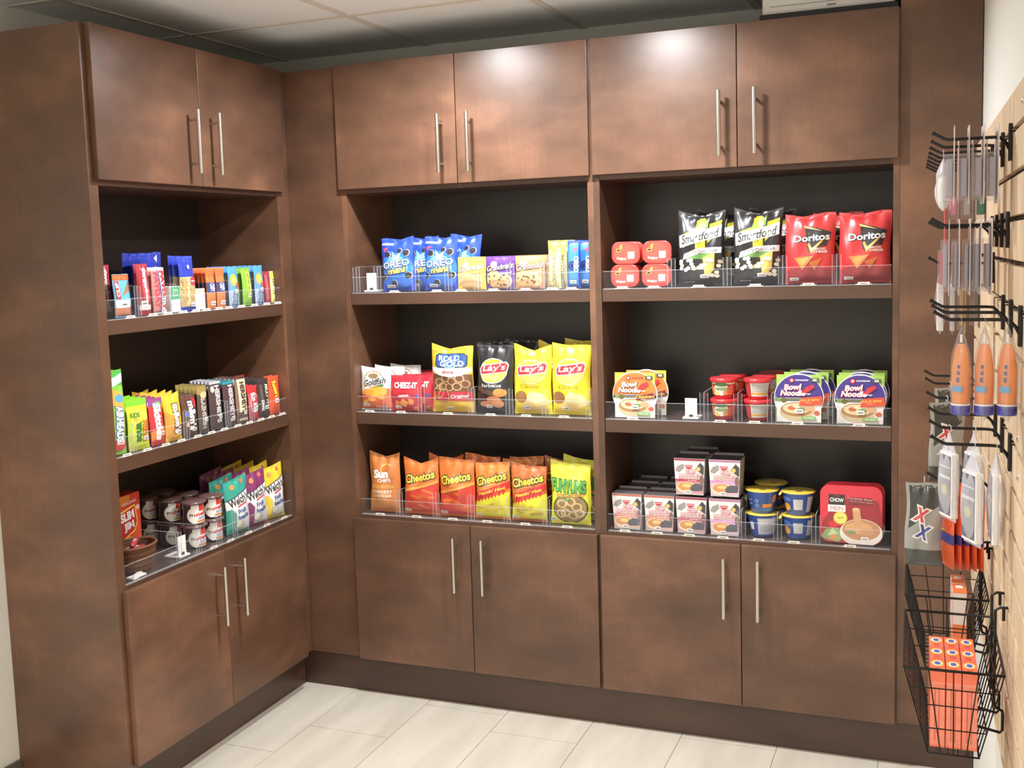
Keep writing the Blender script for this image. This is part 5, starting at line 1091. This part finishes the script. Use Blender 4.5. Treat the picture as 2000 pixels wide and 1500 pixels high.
# wire baskets
def basket(s0, s1, label):
    """s0 far end, s1 near end"""
    L = s1-s0; t = wall_frame('wire_basket', (s0+s1)/2, 0, .69); tag(t, label, 'wire basket', 'black wire baskets on the slatted board')
    H = .16; A = L/2; B_ = A-.025
    def P(n, y, z): return (-n, y, z)
    top = [P(.190, -A, H), P(.190, A, H), P(.032, A, H), P(.032, -A, H)]; bot = [P(.150, -B_, 0), P(.150, B_, 0), P(.068, B_, 0), P(.068, -B_, 0)]
    def lerp(a, b, k): return tuple(a[i]+(b[i]-a[i])*k for i in range(3))
    def loop(ps, r, mb): mb.tube(ps+[ps[0]], r, BLACK, 6)
    mb = MB(); loop(top, .0026, mb); mb.build('rim', t)
    mb = MB(); loop(bot, .0018, mb)
    for k in (.22, .42, .7): loop([lerp(a, b, k) for a, b in zip(top, bot)], .0012, mb)
    for side, cnt in ((0, 9), (1, 4), (2, 9), (3, 4)):
        a0, a1, b0, b1 = top[side], top[(side+1) % 4], bot[side], bot[(side+1) % 4]
        for k in range(cnt+1): mb.tube([lerp(a0, a1, k/cnt), lerp(b0, b1, k/cnt)], .0012, BLACK, 5, False)
    for k in range(1, 5): mb.tube([lerp(bot[0], bot[3], k/5), lerp(bot[1], bot[2], k/5)], .0012, BLACK, 5, False)
    for k in range(1, 9): mb.tube([lerp(bot[0], bot[1], k/9), lerp(bot[3], bot[2], k/9)], .0012, BLACK, 5, False)
    mb.build('wire_mesh', t)
    zg = GZ-PITCH*11-.69
    for y in (A-.05, -A+.17):
        mb = MB().tube([(-.005, y, zg), (-BT-.012, y, zg), (-BT-.020, y, zg-.006), (-BT-.020, y, .045), (-BT-.017, y, .036), (-BT-.006, y, .030), (-BT-.005, y, .024), (-BT-.005, y, -.006), (-BT-.009, y, -.0115), (-.066, y, -.0035)], .0028, BLACK, 8)
        mb.tube([(-BT-.006, y, zg), (-BT-.006, y, zg-.024)], .0028, BLACK, 8); mb.build('hanger', t)
    return t
basket(.76, 1.03, 'black wire basket on the right wall, farther one with two boxes')
basket(1.13, 1.44, 'black wire basket on the right wall, nearer one full of orange boxes')
def dbox(w=.0248, d=.058, h=.139):
    mb = MB().box(-w/2, w/2, -d/2, d/2, 0, h, film((250, 104, 70)), .0006)
    mb.box(-w/2+.001, w/2-.001, -d/2-.0004, -d/2, .004, h-.02, film((255, 134, 106)))
    for k in range(2): mb.box(-w*.22+k*w*.26, -w*.12+k*w*.26, -d/2-.0007, -d/2-.0004, .012, h-.03, film((222, 92, 66)))
    n = 18; z = h+.0004
    for r, c in ((1, (246, 196, 70)), (.74, (236, 240, 244)), (.5, (70, 80, 170))):
        mb.add([(w*.42*r*math.cos(2*PI*k/n), d*.26*r*math.sin(2*PI*k/n)+d*.12, z) for k in range(n)], [tuple(range(n))], film(c)); z += .0003
    mb.box(-w*.2, w*.2, -d*.42, -d*.2, h+.0001, h+.0004, film((206, 76, 50)))
    return mb.build('detergent_box')
b0 = None
for r in range(3):
    for c in range(3):
        b0 = dbox() if b0 is None else b0; o = b0 if (r, c) == (0, 0) else b0.copy()
        if o is not b0: COL.objects.link(o)
        tag(o, 'small orange detergent box in the nearer basket, %s row, %s' % (['front', 'middle', 'back'][r], ['left', 'centre', 'right'][c]), 'detergent box', 'orange detergent boxes in the basket')
        put(o, 1.365-.0605*r, .1347-.0262*c, .6922)
mb = MB().box(-.014, .014, -.03, .03, 0, .15, film((238, 110, 50)), .0008).box(-.0146, -.014, -.028, .028, .05, .148, film(W_)).box(-.013, .013, -.0306, -.03, .08, .148, film((236, 226, 222))).box(-.007, .007, .0, .018, .15, .1504, film(W_))
t1 = mb.build('detergent_box'); tag(t1, 'orange and white box standing in the farther basket, front one', 'detergent box', 'orange and white boxes in the farther basket'); put(t1, .93, .083, .6922)
t2 = t1.copy(); COL.objects.link(t2); tag(t2, 'orange and white box standing in the farther basket, rear one', 'detergent box', 'orange and white boxes in the farther basket'); put(t2, .86, .083, .6922)
